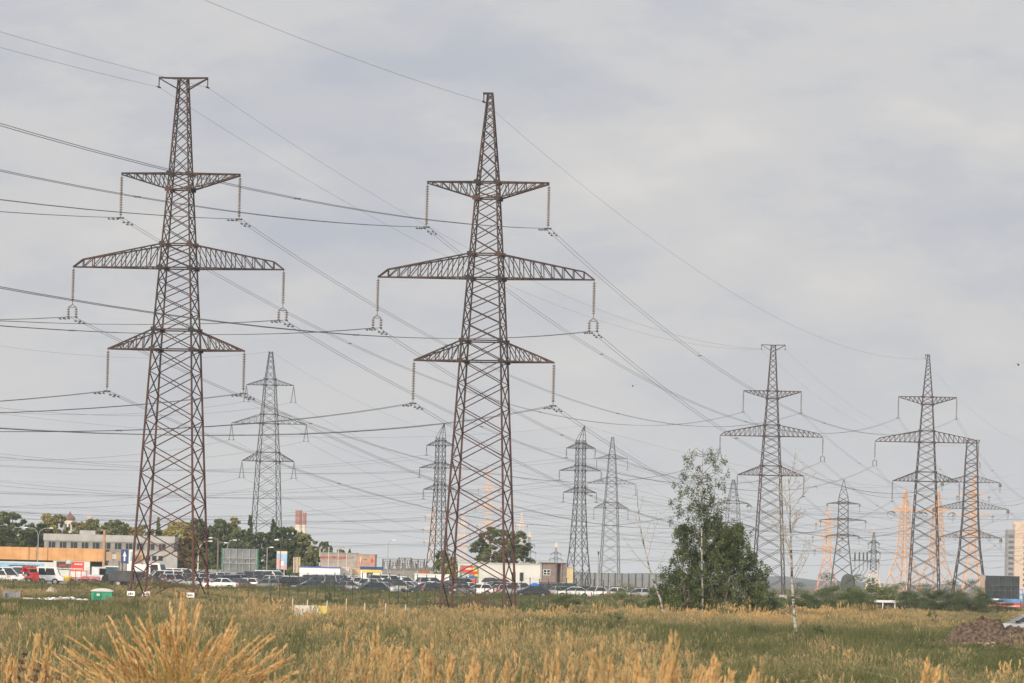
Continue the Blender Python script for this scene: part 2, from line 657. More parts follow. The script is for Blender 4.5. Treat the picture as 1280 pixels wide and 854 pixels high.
def add_arm(b, prof, z, ht, half, style, blunt, w, n, tipy=.14):
    tips = []
    for s in (-1, 1):
        lo = z if style == 'flat_bottom' else z - ht
        hi = z + ht if style == 'flat_bottom' else z
        hl, hh = lerp_prof(prof, lo) / 2, lerp_prof(prof, hi) / 2
        tip = Vector((s * half, 0, z if style == 'flat_bottom' else z - .12))
        faces = []
        for sy in (-1, 1):
            B0, T0 = Vector((s * hl, sy * hl, lo)), Vector((s * hh, sy * hh, hi))
            E = tip + Vector((0, sy * tipy, 0))
            if style == 'flat_bottom':
                if blunt:
                    bx = half - blunt
                    Bk = Vector((s * bx, sy * (tipy + .06), z))
                    Tk = Vector((s * bx, sy * (tipy + .06), z + blunt * .75))
                    b.beam(Tk, E, w)
                    Ct, Cb = (T0, Tk), (B0, Bk)
                    b.beam(Bk, E, w)
                else:
                    Ct, Cb = (T0, E), (B0, E)
            else:
                Tp = Vector((s * half, sy * tipy, z))
                Ct, Cb = (T0, Tp), (B0, E)
            b.beam(*Ct, w)
            b.beam(*Cb, w)
            t_, q_ = [], []
            for k in range(n + 1):
                u = k / (n + (0 if blunt else .6))
                if style == 'flat_bottom' or True:
                    t_.append(Ct[0].lerp(Ct[1], u))
                    q_.append(Cb[0].lerp(Cb[1], u))
            for k in range(n + 1):
                if k:
                    b.beam(t_[k], q_[k], w * .6)
                    if style == 'flat_bottom':
                        b.beam(t_[k - 1], q_[k], w * .6)
                    else:
                        b.beam(q_[k - 1], t_[k], w * .6)
            faces.append((t_, q_))
        for k in range(1, n + 1):
            b.beam(faces[0][0][k], faces[1][0][k], w * .4)
            b.beam(faces[0][1][k], faces[1][1][k], w * .4)
            b.beam(faces[0][1][k - 1], faces[1][1][k], w * .35)
        g = .12 + w
        for zz, hh_ in ((lo, hl), (hi, hh)):
            for sy in (-1, 1):
                b.box(s * hh_ - g, s * hh_ + g, sy * hh_ - .06, sy * hh_ + .06, zz - g * .8, zz + g * .8)
        tips.append(tip + Vector((0, 0, -.08)))
    for zz in ((z, z + ht) if style == 'flat_bottom' else (z, z - ht)):
        for i in range(4):
            b.beam(corner(prof, zz, i), corner(prof, zz, i + 1), w)
    return tips


def pylon(name, label, loc, psi, sp, group=None, cat='pylon'):
    """sp: prof [(z, width)], arms [(z, depth, half, style, blunt, string kind, string length)], head, members"""
    root = thing(name, label, cat, loc, -psi, group)
    prof, m = sp['prof'], sp['mat']
    m_leg = sp.get('mat_low', m)
    wl, wb = sp['wl'], sp['wb']
    ztop = prof[-1][0]
    zsw = sp['zsw']
    levels = sorted({0.0, ztop, *[a[0] for a in sp['arms']], *[(a[0] + a[1] if a[3] == 'flat_bottom' else a[0] - a[1]) for a in sp['arms']], *sp.get('breaks', [])})
    zp = [0.0] + [z for z in levels if 0 < z < ztop] + [ztop]
    for i in range(4):
        b = MB()
        pts = [q for q in sorted({0.0, *[p[0] for p in prof], *zp}) if q <= ztop]
        for a, c in zip(pts, pts[1:]):
            fa, fc = a / ztop, c / ztop
            mi = 1 if (sp.get('split') and a < sp['split']) else 0
            b.beam(corner(prof, a, i), corner(prof, c, i), wl * (1 - .45 * fa), mi, wl * (1 - .45 * fc))
        b.build('leg', [m, m_leg], root)
        if sp.get('footing', True):
            c = corner(prof, 0, i)
            fb = MB()
            fb.box(c.x - .45, c.x + .45, c.y - .45, c.y + .45, -.6, .12)
            fb.build('footing', M_CONC, root)
    b = MB()
    zs = panels(prof, zp, sp['ratio'], sp['rtop'], zsw)
    for k, (z0, z1) in enumerate(zip(zs, zs[1:])):
        mi = 1 if (sp.get('split') and z0 < sp['split']) else 0
        w = wb * (1 - .3 * z0 / ztop)
        for i in range(4):
            b.beam(corner(prof, z0, i), corner(prof, z1, i + 1), w, mi)
            b.beam(corner(prof, z0, i + 1), corner(prof, z1, i), w, mi)
            if sp.get('girts') and k and k % sp['girts'] == 0:
                b.beam(corner(prof, z0, i), corner(prof, z0, i + 1), w, mi)
    b.build('bracing', [m, m_leg], root)
    R = []
    for ia, a in enumerate(sp['arms']):
        ab = MB()
        na_ = sp.get('na', 6)
        tips = add_arm(ab, prof, a[0], a[1], a[2], a[3], a[4], sp['wa'], na_[ia] if isinstance(na_, tuple) else na_)
        ao = ab.build('cross_arm', m, root)
        ends = []
        for s, tp in zip((-1, 1), tips):
            if a[5]:
                so = put('insulator_string', string_mesh(a[5], a[6], sp.get('ins', M_INS)), ao, tp)
                e = tp + Vector((0, 0, -a[6])) if a[5] != 'tension' else tp + Vector((0, 0, -a[6] * .28))
            else:
                e = tp
            ends.append(e)
        R.append(ends)
    head = sp.get('head')
    gw = []
    hb = MB()
    if head == 'T':
        hw = sp['thalf']
        for sy in (-1, 1):
            h = prof[-1][1] / 2
            for s in (-1, 1):
                hb.beam((s * h, sy * h, ztop), (s * hw, sy * .1, ztop + .05), sp['wa'])
                hb.beam((s * h, sy * h, ztop - 1.0), (s * hw, sy * .1, ztop), sp['wa'] * .8)
            hb.beam((-h, sy * h, ztop), (h, sy * h, ztop), sp['wa'])
        for s in (-1, 1):
            hb.beam((s * hw, 0, ztop), (s * hw, 0, ztop - .75), .08)
            hb.box(s * hw - .06, s * hw + .06, -.5, .5, ztop - .85, ztop - .75)
            gw.append(Vector((s * hw, 0, ztop - .8)))
        hb.build('earth_wire_arm', m, root)
    elif head == 'point':
        h = prof[-1][1] / 2
        hb.box(-h - .4, h + .04, -h, h, ztop, ztop + .16)
        hb.beam((-h - .35, 0, ztop), (-h - .35, 0, ztop - .6), .08)
        hb.box(-h - .42, -h - .28, -.5, .5, ztop - .7, ztop - .6)
        hb.build('earth_wire_bracket', sp.get('headmat', m), root)
        gw.append(Vector((-h - .35, 0, ztop - .65)))
    elif head == 'asym':
        h = prof[-1][1] / 2
        ap = Vector((h, 0, ztop + sp['peak']))
        for i in range(4):
            hb.beam(corner(prof, ztop, i), ap, sp['wa'])
        for u in (.35, .65):
            q = [corner(prof, ztop, i).lerp(ap, u) for i in range(4)]
            for i in range(4):
                hb.beam(q[i], q[(i + 1) % 4], sp['wa'] * .6)
        hb.build('earth_wire_peak', sp.get('headmat', m), root)
        gw.append(ap)
    elif head == 'spire':
        ap = Vector((0, 0, ztop + sp['peak']))
        for i in range(4):
            hb.beam(corner(prof, ztop, i), ap, sp['wa'])
            q0 = corner(prof, ztop, i).lerp(ap, .45)
            hb.beam(q0, corner(prof, ztop, i + 1).lerp(ap, .45), sp['wa'] * .6)
            hb.beam(corner(prof, ztop, i), corner(prof, ztop, i + 1).lerp(ap, .45), sp['wa'] * .6)
        hb.build('earth_wire_peak', sp.get('headmat', m), root)
        gw.append(ap)
    else:
        gw.append(Vector((0, 0, ztop)))

    def wpt(v):
        x, y = rot2(v.x, v.y, -psi)
        return Vector((loc[0] + x, loc[1] + y, loc[2] + v.z))

    return {'root': root, 'arms': [[wpt(e) for e in r] for r in R], 'gw': [wpt(g) for g in gw], 'psi': psi, 'loc': Vector(loc)}


def spec330(top, mat_, k=1.0, wl=.18, wb=.092, tension=False):
    st = ('tension', 'tension', 'tension') if tension else ('single', 'fork', 'single')
    return dict(prof=[(0, 5.7), (22, 3.6), (29.2, 2.75), (37.6, 1.72), (46 if top == 'T' else 45.2, .78 if top == 'T' else .42)],
                arms=[(37.55, 1.4, 5.35, 'flat_top', 0, st[0], 3.75), (29.2, 2.1, 9.5, 'flat_bottom', .9, st[1], 4.35), (22.0, 1.75, 6.15, 'flat_bottom', 0, st[2], 3.65)],
                head=top, thalf=2.2, mat=mat_, wl=wl, wb=wb, wa=.115, na=(5, 8, 5), ratio=.54, rtop=.85, zsw=37)


def spec220(mat_, s=1.0, string='pair'):
    return dict(prof=[(0, 5.4 * s), (21.4 * s, 3.6 * s), (35.2 * s, 1.9 * s), (41.2 * s, .55 * s)],
                arms=[(35.2 * s, 1.1 * s, 4.3 * s, 'flat_bottom', 0, string, 2.9 * s), (28.3 * s, 1.7 * s, 6.8 * s, 'flat_bottom', 0, string, 2.9 * s), (21.6 * s, 1.6 * s, 4.75 * s, 'flat_bottom', 0, string, 2.9 * s)],
                head='none', mat=mat_, wl=.17, wb=.075, wa=.09, na=4, ratio=.6, rtop=.9, zsw=35 * s, ins=M_INSD)


def spec110(mat_):
    return dict(prof=[(0, 3.9), (8, 2.5), (18.5, 1.55), (28, 1.35)],
                arms=[(26.4, .95, 2.95, 'flat_bottom', 0, 'single', 1.7), (22.2, 1.0, 4.3, 'flat_bottom', 0, 'single', 1.7), (18.1, .95, 3.4, 'flat_bottom', 0, 'single', 1.7)],
                head='asym', peak=2.7, mat=mat_, wl=.17, wb=.08, wa=.085, na=3, ratio=1.05, rtop=1.1, zsw=40, ins=M_INSD, girts=7)


PSI = math.radians(9.5)
PY = {}
A0 = at(211.5, 750, 422)
PY['A'] = pylon('lattice_pylon', 'tall rusty lattice pylon with a T shaped head, straddling weeds beside the green booth', (A0.x, 422, CAMZ - 2.7), PSI, spec330('T', M_RUST), 'rusty high voltage pylons near the car lot')
B0 = at(597, 771, 415)
PY['B'] = pylon('lattice_pylon', 'tall rusty lattice pylon tapering to a small cap before the white red-postered workshop', (B0.x, 415, CAMZ - 3.38), PSI, spec330('point', M_RUST), 'rusty high voltage pylons near the car lot')
R1 = at(960, 748, 883)
PY['R1'] = pylon('lattice_pylon', 'brown pylon with a T shaped head rising just behind the bushy birch', (R1.x, 883, .9), PSI, spec330('T', M_RUST2), 'brown pylons farther along the line')
R2 = at(1154.5, 750, 882)
PY['R2'] = pylon('lattice_pylon', 'brown pylon with a pointed head between two pale orange pylons', (R2.x, 882, .45), PSI, spec330('point', M_RUST2), 'brown pylons farther along the line')
P12 = at(1211, 748, 1330)
s12 = spec330('T', M_RUST2, wl=.32, wb=.17, tension=True)
s12['prof'] = [(0, 9.2), (13, 5.6), (22, 4.3), (37, 3.3), (43, 2.6)]
s12['arms'] = [(31.3, 1.7, 8.0, 'flat_bottom', 0, 'tension', 3.4), (24.0, 2.0, 10.3, 'flat_bottom', 0, 'tension', 3.4), (16.0, 1.9, 8.5, 'flat_bottom', 0, 'tension', 3.4)]
s12['girts'] = 5
PY['P12'] = pylon('anchor_pylon', 'dark broad based pylon with drooping strings behind the black backed billboard', (P12.x, 1330, 1.1), PSI, s12, None)

PS3 = math.radians(8.6)
P3 = at(331, 730, 857)
PY['P3'] = pylon('lattice_pylon', 'grey pylon with splayed twin strings rising from the dark trees near the red white chimneys', (P3.x, 857, 1.1), PS3, spec220(M_GALV))
P6 = at(761.5, 734, 1320)
PY['P6'] = pylon('lattice_pylon', 'slender grey pylon with wide arms behind the flat headed lamp post', (P6.x, 1320, 1.1), PS3, spec220(M_GALV, 1.0, 'single'))
PS4 = math.radians(25)
P4 = at(546.5, 733, 905)
PY['P4'] = pylon('lattice_pylon', 'narrow grey pylon with a slanted peak beside the substation gantries', (P4.x, 905, 1.1), PS4, spec110(M_GALV))
P5 = at(722, 735, 900)
PY['P5'] = pylon('lattice_pylon', 'narrow grey pylon with a slanted peak right behind the brown hut', (P5.x, 900, 1.1), PS4, spec110(M_GALV))
PS7 = math.radians(-12)
P7 = at(914, 736, 1400)
s7 = spec220(M_GALV, 1.0, 'tension')
s7['prof'] = [(0, 7), (15, 4.2), (25, 3.0), (32, .6)]
s7['arms'] = [(25.0, .9, 4.9, 'flat_bottom', 0, 'tension', 2.6), (18.2, 1.2, 6.7, 'flat_bottom', 0, 'tension', 2.6), (11.5, 1.2, 5.2, 'flat_bottom', 0, 'tension', 2.6)]
PY['P7'] = pylon('anchor_pylon', 'dark grey pylon half hidden behind the bushy birch', (P7.x, 1400, 1.1), PS7, s7)

P8 = at(1052, 741, 1300)
s8 = dict(prof=[(0, 6.4), (8, 4.6), (15.5, 2.8), (25.8, 2.5)],
          arms=[(24.0, .5, 4.4, 'flat_bottom', 0, 'tension', 1.8), (19.6, .5, 6.1, 'flat_bottom', 0, 'tension', 1.8), (15.3, .5, 4.4, 'flat_bottom', 0, 'tension', 1.8)],
          head='spire', peak=4.8, mat=M_GALV, wl=.4, wb=.2, wa=.16, na=3, ratio=.75, rtop=.8, zsw=40, ins=M_INSD)
PY['P8'] = pylon('cable_terminal_pylon', 'dark grey terminal pylon with a cable platform and a big dark drum at its foot', (P8.x, 1300, 1.1), math.radians(4), s8)
r8 = PY['P8']['root']
b = MB()
b.box(2.6, 7.0, -.5, .5, 8.6, 8.8)
b.beam((2.3, 0, 5.5), (6.4, 0, 8.6), .18)
b.build('cable_platform', M_GALV, r8)
for x in (3.4, 4.6, 5.7, 6.7):
    ib = MB()
    ib.lathe([(.12, 8.8), (.28, 9.0), (.16, 9.3), (.28, 9.6), (.16, 9.9), (.26, 10.2), (.1, 11.1)], 8, (x, 0, 0))
    ib.build('bushing', M_DARKSTEEL, r8)
    ib = MB()
    ib.tube([(x, 0, 8.6), (x + .1, 0, 6.4), (x - .8, 0, 5.0), (x * .5, 0, 4.4), (1.6, 0, 4.6)], .07, 5)
    ib.build('cable', M_DARKSTEEL, r8)
b = MB()
b.slab([(-.2, .3)] + [(1.7 + 1.9 * math.cos(a), 3.2 + 1.9 * math.sin(a)) for a in np.linspace(PI, 0, 14)] + [(3.6, .3)], -1.6, -1.0)
for k_ in range(7):
    aa = PI * k_ / 6
    b.beam((1.7, -1.64, 3.2), (1.7 + 1.9 * math.cos(aa), -1.64, 3.2 + 1.9 * math.sin(aa)), .1)
b.build('drum_shield', M_DARKSTEEL, r8)


def tall_anchor(name, label, px, py, d, top, half, mat_, low=None, wide=7.0, z0=1.1, psi=0.0, arms=None, group=None):
    p = at(px, py, d)
    sp = dict(prof=[(0, wide), (top * .36, wide * .36), (top * .78, wide * .24), (top, .5)],
              arms=arms or [(top * .82, .7, half * .8, 'flat_bottom', 0, 'tension', 1.8), (top * .66, .8, half, 'flat_bottom', 0, 'tension', 1.8), (top * .5, .8, half * .85, 'flat_bottom', 0, 'tension', 1.8)],
              head='none', mat=mat_, mat_low=low or mat_, split=top * .3 if low else 0, wl=.27, wb=.13, wa=.15, na=3, ratio=.7, rtop=.9, zsw=99, ins=M_INSD)
    return pylon(name, label, (p.x, d, z0), psi, sp, group)


GO = 'far switchyard pylons with warm sunlight in their colour'
PY['P9'] = tall_anchor('sunlit_pylon', 'sun toned orange pylon with red lower legs standing beside the dark terminal pylon', 1033, 741, 1600, 27.5, 4.9, M_ORAN, M_SALM, 7.0, group=GO)
p10 = tall_anchor('sunlit_pylon', 'small pylon with grey middle, sun toned pale orange foot and orange tip', 1091, 741, 1750, 21.5, 2.4, M_GALV, M_PALE, 6.0, group=GO)
sp = MB()
sp.beam((0, 0, 21.4), (0, 0, 24.2), .55, 0, .15, True)
sp.build('sunlit_orange_tip', M_ORAN, p10['root'])
cross1 = lambda top, half: [(top * .80, 1.1, half, 'flat_bottom', 0, 'tension', 2.2)]
PY['P11'] = tall_anchor('sunlit_pylon', 'sun toned pale orange single armed pylon just outside the brown pointed pylon', 1129, 748, 1420, 30.5, 4.4, M_ORAN, None, 9.0, psi=math.radians(40), arms=cross1(30.5, 5), group=GO)
PY['P11b'] = tall_anchor('sunlit_pylon', 'sun toned pale orange single armed pylon between the brown pointed pylon and the dark anchor pylon', 1170, 749, 1425, 30.5, 4.4, M_ORAN, None, 9.2, psi=math.radians(38), arms=cross1(30.5, 5), group=GO)
PY['P13'] = tall_anchor('sunlit_pylon', 'sun toned orange pylon seen through the lattice of the dark anchor pylon', 1214, 747, 1600, 40, 6.6, M_ORAN, None, 6.5, group=GO)
for px, ptop, half, d, lab in ((608, 586, 16, 1900, 'pale orange pylon seen inside the rusty capped pylon above the tree pair'), (539, 628, 12, 2000, 'pale orange pylon overlapping the narrow grey pylon by the gantries'),
                               (577, 640, 9, 2100, 'pale orange pylon close to the rusty capped pylon, above the small mixed trees'), (650, 641, 9, 2100, 'pale orange pylon above the tree pair behind the white workshop')):
    hz = 722 + (px - 640) * ROLL
    PY['far%d' % px] = tall_anchor('sunlit_pylon', lab, px, 733, d, 1.9 + (hz - ptop) * d / F, half * d / F, M_PALE if px != 608 else M_ORAN, None, 6.5, group=GO)
for px, ptop, d, lab in ((660.5, 664, 2200, 'tiny grey pylon with a pale tip next to the tree pair'), (694, 677, 2300, 'tiny grey pylon with a pale tip above the brown hut')):
    hz = 722 + (px - 640) * ROLL
    tp = 1.9 + (hz - ptop - 7) * d / F
    q = tall_anchor('grey_pylon', lab, px, 733, d, tp, 3.0, M_GALV, None, 5, group='tiny tipped pylons on the horizon')
    sp = MB()
    sp.beam((0, 0, tp - .1), (0, 0, tp + 7 * d / F), 1.3, 0, .5, True)
    sp.build('sunlit_pale_tip', M_PALE, q['root'])


# ------------------------------------------------------------------ power lines
def spanpts(p, q, sag, n=36):
    return [p.lerp(q, k / n) + Vector((0, 0, -4 * sag * (k / n) * (1 - k / n))) for k in range(n + 1)]


damper_me = None


def damper():
    global damper_me
    if damper_me is None:
        b = MB()
        b.beam((0, 0, 0), (0, 0, -.12), .05, cap=True)
        b.tube([(0, -.25, -.13), (0, .25, -.13)], .02, 4)
        for s in (-1, 1):
            b.lathe([(.025, -.08), (.06, -.05), (.06, .05), (.025, .08)], 6, (0, s * .25, -.13), axis='y')
        damper_me = b.mesh('vibration_damper', M_DARKSTEEL)
    return damper_me


def power_line(label, chain, sags, r=.018, twin=0, m=M_WIRE, damp=(), group=None, spacer=False, name='power_line'):
    b = MB()
    root_p = chain[0]
    damps = []
    d0 = (chain[1] - chain[0]).normalized()
    side = Vector((d0.y, -d0.x, 0)).normalized()
    for off in ((-twin / 2, twin / 2) if twin else (0,)):
        for i, (p, q) in enumerate(zip(chain, chain[1:])):
            P, Q = p + side * off, q + side * off
            pts = spanpts(P, Q, sags[i])
            b.tube(pts, r, 4, cap=False)
            Ln = (Q - P).length
            for end, idx in ((0, i), (1, i + 1)):
                if idx in damp:
                    for dist in (2.0, 3.3):
                        u = dist / Ln if end == 0 else 1 - dist / Ln
                        damps.append(P.lerp(Q, u) + Vector((0, 0, -4 * sags[i] * u * (1 - u))))
    if twin and spacer:
        for i, (p, q) in enumerate(zip(chain, chain[1:])):
            for u in (.22, .5, .78):
                c = p.lerp(q, u) + Vector((0, 0, -4 * sags[i] * u * (1 - u)))
                b.beam(c - side * twin / 2, c + side * twin / 2, .09)
    o = b.build(name, m)
    tag(o, label, 'power line', group)
    for c in damps:
        put('vibration_damper', damper(), o, c, -PSI)
    return o


STEP = Vector((77.7, 464.5, 0))
side_n = ('left', 'right')
AA, BB, RR1, RR2 = PY['A'], PY['B'], PY['R1'], PY['R2']
P12d = PY['P12']
lev = ('upper', 'middle', 'lower')
GL = 'twin conductors of the rusty pylon lines'
for k in range(3):
    for s in range(2):
        a, r1, e = AA['arms'][k][s], RR1['arms'][k][s], P12d['arms'][k][s]
        power_line('twin wire slung from the %s arm of the T headed pylons, %s arm tip' % (lev[k], side_n[s]), [a - STEP, a, r1, e], [8.4, 8.6, 8.5], twin=.42, damp=(1,), group=GL, spacer=True)
        a, r1 = BB['arms'][k][s], RR2['arms'][k][s]
        power_line('twin wire slung from the %s arm of the brown pointed pylons, %s arm tip' % (lev[k], side_n[s]), [a - STEP, a, r1, r1 + STEP + Vector((0, 0, -4))], [8.6, 8.8, 8.6], twin=.42, damp=(1,), group=GL, spacer=True)
for s in range(2):
    power_line('thin earth wire between the T shaped heads, %s end of the crossbars' % side_n[s], [AA['gw'][s] - STEP, AA['gw'][s], RR1['gw'][s], P12d['gw'][s]], [6.0, 6.0, 6.5], r=.012, m=M_WIREF, group='thin earth wires')
power_line('thin earth wire running over the caps of the pointed brown pylons', [BB['gw'][0] - STEP, BB['gw'][0], RR2['gw'][0], RR2['gw'][0] + STEP], [6, 6, 6], r=.012, m=M_WIREF, group='thin earth wires')

GB = 'thin conductors of the farther lines'


def line(pts_list, sags, desc, r=.017):
    """pts_list: list of pylon dicts or (pylon, offset) for a pylon beyond the frame"""
    for k in range(3):
        for s in range(2):
            ch = []
            for it in pts_list:
                if isinstance(it, tuple):
                    ch.append(it[0]['arms'][k][s] + it[1])
                else:
                    ch.append(it['arms'][k][s])
            power_line('thin wire on the %s %s arm tip of %s' % (lev[k], side_n[s], desc), ch, sags, r=r, m=M_WIREF, group=GB)
    ch = [(it[0]['gw'][0] + it[1]) if isinstance(it, tuple) else it['gw'][0] for it in pts_list]
    power_line('thin earth wire over the peak of %s' % desc, ch, sags, r=.013, m=M_WIREF, group=GB)


def stepv(psi, ln, dz=0):
    return Vector((math.sin(psi) * ln, math.cos(psi) * ln, dz))


p3, p6 = PY['P3'], PY['P6']
line([(p3, -(p6['loc'] - p3['loc'])), p3, p6, (p6, p6['loc'] - p3['loc'])], [9, 9, 9], 'the grey pylon with splayed strings')
line([(PY['P4'], -stepv(PS4, 330)), PY['P4'], (PY['P4'], stepv(PS4, 330))], [7, 7], 'the slant peaked pylon by the gantries')
line([(PY['P5'], -stepv(PS4, 330)), PY['P5'], (PY['P5'], stepv(PS4, 330))], [7, 7], 'the slant peaked pylon behind the hut')
line([(PY['P7'], -stepv(PS7 + math.radians(60), 420)), PY['P7'], PY['P8']], [9, 1.6], 'the half hidden grey pylon', .022)
line([PY['P8'], (PY['P9'], Vector((60, 40, 0)))], [1.5], 'the dark terminal pylon', .022)
line([(PY['P9'], Vector((-260, -60, 0))), PY['P9']], [6], 'the orange pylon beside the terminal', .022)
line([(PY['far608'], Vector((-330, -120, 0))), PY['far608'], (PY['far608'], Vector((330, 0, 0)))], [7, 7], 'the orange pylon above the tree pair', .03)
line([(PY['far539'], Vector((-360, -160, 0))), PY['far539'], (PY['far539'], Vector((260, 30, 0)))], [7, 6], 'the pale orange pylon by the gantries', .03)
# ------------------------------------------------------------------ vegetation
def M(d):
    """depth of the yard behind the car rows"""
    return 592 + (d - 472) * 1.25


LF_DARK = leafmat('dark_foliage', (0.064, 0.094, 0.051), (0.109, 0.149, 0.073), (0.190, 0.226, 0.100), .35)
LF_MID = leafmat('olive_foliage', (0.100, 0.130, 0.057), (0.181, 0.209, 0.090), (0.299, 0.299, 0.128), .35)
LF_YEL = leafmat('yellowing_foliage', (0.164, 0.181, 0.073), (0.299, 0.281, 0.109), (0.471, 0.399, 0.154), .35)
LF_BUSH = leafmat('bush_foliage', (0.040, 0.062, 0.028), (0.085, 0.116, 0.048), (0.159, 0.193, 0.083), .9)
LF_SHRUB = leafmat('shrub_foliage', (0.075, 0.100, 0.044), (0.144, 0.175, 0.075), (0.237, 0.250, 0.119), 1.2)
LF_BIRCH = leafmat('birch_foliage', (0.050, 0.069, 0.027), (0.100, 0.125, 0.050), (0.163, 0.175, 0.075), 1.2)
M_BARK = mat('grey_bark', (.09, .075, .06), (.16, .14, .12), .9, 4)


def birch_bark():
    m = bpy.data.materials.new('white_birch_bark')
    m.use_nodes = True
    t = m.node_tree
    b = t.nodes['Principled BSDF']
    b.inputs['Roughness'].default_value = .8
    g = N(t, 'ShaderNodeTexCoord')
    mp_ = N(t, 'ShaderNodeMapping')
    mp_.inputs['Scale'].default_value = (1.5, 1.5, 5)
    nz = N(t, 'ShaderNodeTexNoise')
    nz.inputs['Scale'].default_value = 1.1
    nz.inputs['Detail'].default_value = 4
    t.links.new(g.outputs['Object'], mp_.inputs[0])
    t.links.new(mp_.outputs[0], nz.inputs['Vector'])
    r = ramp(t, [(.43, (.03, .028, .026)), (.50, (.30, .285, .26)), (.7, (.50, .48, .45))])
    t.links.new(nz.outputs[0], r.inputs[0])
    t.links.new(r.outputs[0], b.inputs['Base Color'])
    return m


M_BIRCH = birch_bark()
M_TWIG = mat('pale_twigs', (.26, .23, .2), (.38, .35, .31), .9, 3)


def leaf_quads(rng, centers, radii, per, size, flat=.75, droop=0.0):
    out_ = []
    for c, r in zip(centers, radii):
        n = max(3, int(per * rng.uniform(.7, 1.3)))
        d = rng.normal(size=(n, 3))
        d /= np.linalg.norm(d, axis=1)[:, None]
        p = np.asarray(c) + d * (np.asarray(r) * (rng.uniform(0, 1, (n, 1)) ** .45)) * np.array([1, 1, flat])
        a = rng.normal(size=(n, 3))
        a[:, 2] -= droop
        a /= np.linalg.norm(a, axis=1)[:, None]
        b_ = np.cross(a, rng.normal(size=(n, 3)))
        b_ /= np.linalg.norm(b_, axis=1)[:, None] + 1e-9
        s = size * rng.uniform(.6, 1.4, (n, 1))
        a, b_ = a * s, b_ * s * .6
        out_.append(np.stack([p - a, p - b_, p + a, p + b_], 1))
    return np.concatenate(out_)


def crown_set(kind, seed):
    """a tree 10 m tall: clump centres and radii, limbs"""
    r = np.random.default_rng(seed)
    C, R, limbs = [], [], []
    if kind == 'round':
        lean_ = r.normal(size=2) * .4
        for i in range(150):
            h = r.uniform(.05, .98)
            prof_ = 2.75 * math.sqrt(max(0.02, 1 - ((h - .46) / .55) ** 2)) * (1 + .22 * math.sin(i * 2.4 + seed))
            a = r.uniform(0, 2 * PI)
            q = prof_ * r.uniform(.1, 1) ** .5
            C.append((q * math.cos(a) + lean_[0] * h, q * math.sin(a) + lean_[1] * h, h * 9.7))
            R.append(r.uniform(.3, .72) * (1.15 - .5 * h))
            if i % 5 == 0:
                limbs.append([(0, 0, h * 10 * .62), (C[-1][0] * .5, C[-1][1] * .5, h * 8.6), C[-1]])
    elif kind == 'conifer':
        for i in range(95):
            h = r.uniform(.03, .99)
            q = (1 - h) * 2.3 + .12
            a = r.uniform(0, 2 * PI)
            u = q * r.uniform(.2, 1) ** .6
            C.append((u * math.cos(a), u * math.sin(a), h * 10))
            R.append(.16 + .55 * (1 - h))
            if i % 4 == 0:
                limbs.append([(0, 0, h * 10 + .2), C[-1]])
    elif kind == 'shrub':
        for i in range(40):
            a = r.uniform(0, 2 * PI)
            q = 4.2 * r.uniform(0, 1) ** .55
            top_ = 10 * (1 - (q / 5.2) ** 2) * r.uniform(.75, 1.02)
            h = r.uniform(.08, 1) ** .7 * top_
            C.append((q * math.cos(a), q * math.sin(a), max(.6, h)))
            R.append(r.uniform(.8, 1.7))
            if i % 3 == 0:
                limbs.append([(q * .2 * math.cos(a), q * .2 * math.sin(a), 0), (q * .6 * math.cos(a), q * .6 * math.sin(a), h * .55), C[-1]])
    return r, C, R, limbs


TREE = {}


def tree_meshes(kind, var, leafm, size, per):
    key = (kind, var, leafm.name)
    if key not in TREE:
        r, C, R, limbs = crown_set(kind, 100 + var * 7 + len(kind))
        Q = leaf_quads(r, C, R, per, size)
        cm = quad_cloud('crown', Q, leafm)
        b = MB()
        if kind != 'shrub':
            b.tube([(0, 0, -.3), (.05, .02, 3), (-.04, .03, 6.5), (0, 0, 9.3)], .17, 7, r1=.03)
        for l in limbs:
            b.tube(l, .06 if kind != 'shrub' else .09, 4, r1=.015)
        TREE[key] = (cm, b.mesh('trunk', M_BARK))
    return TREE[key]


def tree(name, label, px, top, d, wpx, kind, var, leafm, group=None, size=.2, per=60, z=None):
    p = gp(px, d)
    hz = 722 + (px - 640) * ROLL
    h = CAMZ - p.z + (hz - top) * d / F
    cm, tm = tree_meshes(kind, var, leafm, size, per)
    w = wpx * d / F
    nat = {'round': 5.6, 'conifer': 4.6, 'shrub': 9.6}[kind]
    t = thing(name, label, 'shrub' if kind == 'shrub' else 'tree', (p.x, d, p.z - .05), random.uniform(0, 6.28), group)
    t.scale = (w / nat, w / nat, h / 10)
    put('crown' if kind != 'shrub' else 'foliage', cm, t)
    put('trunk' if kind != 'shrub' else 'stems', tm, t)
    return t


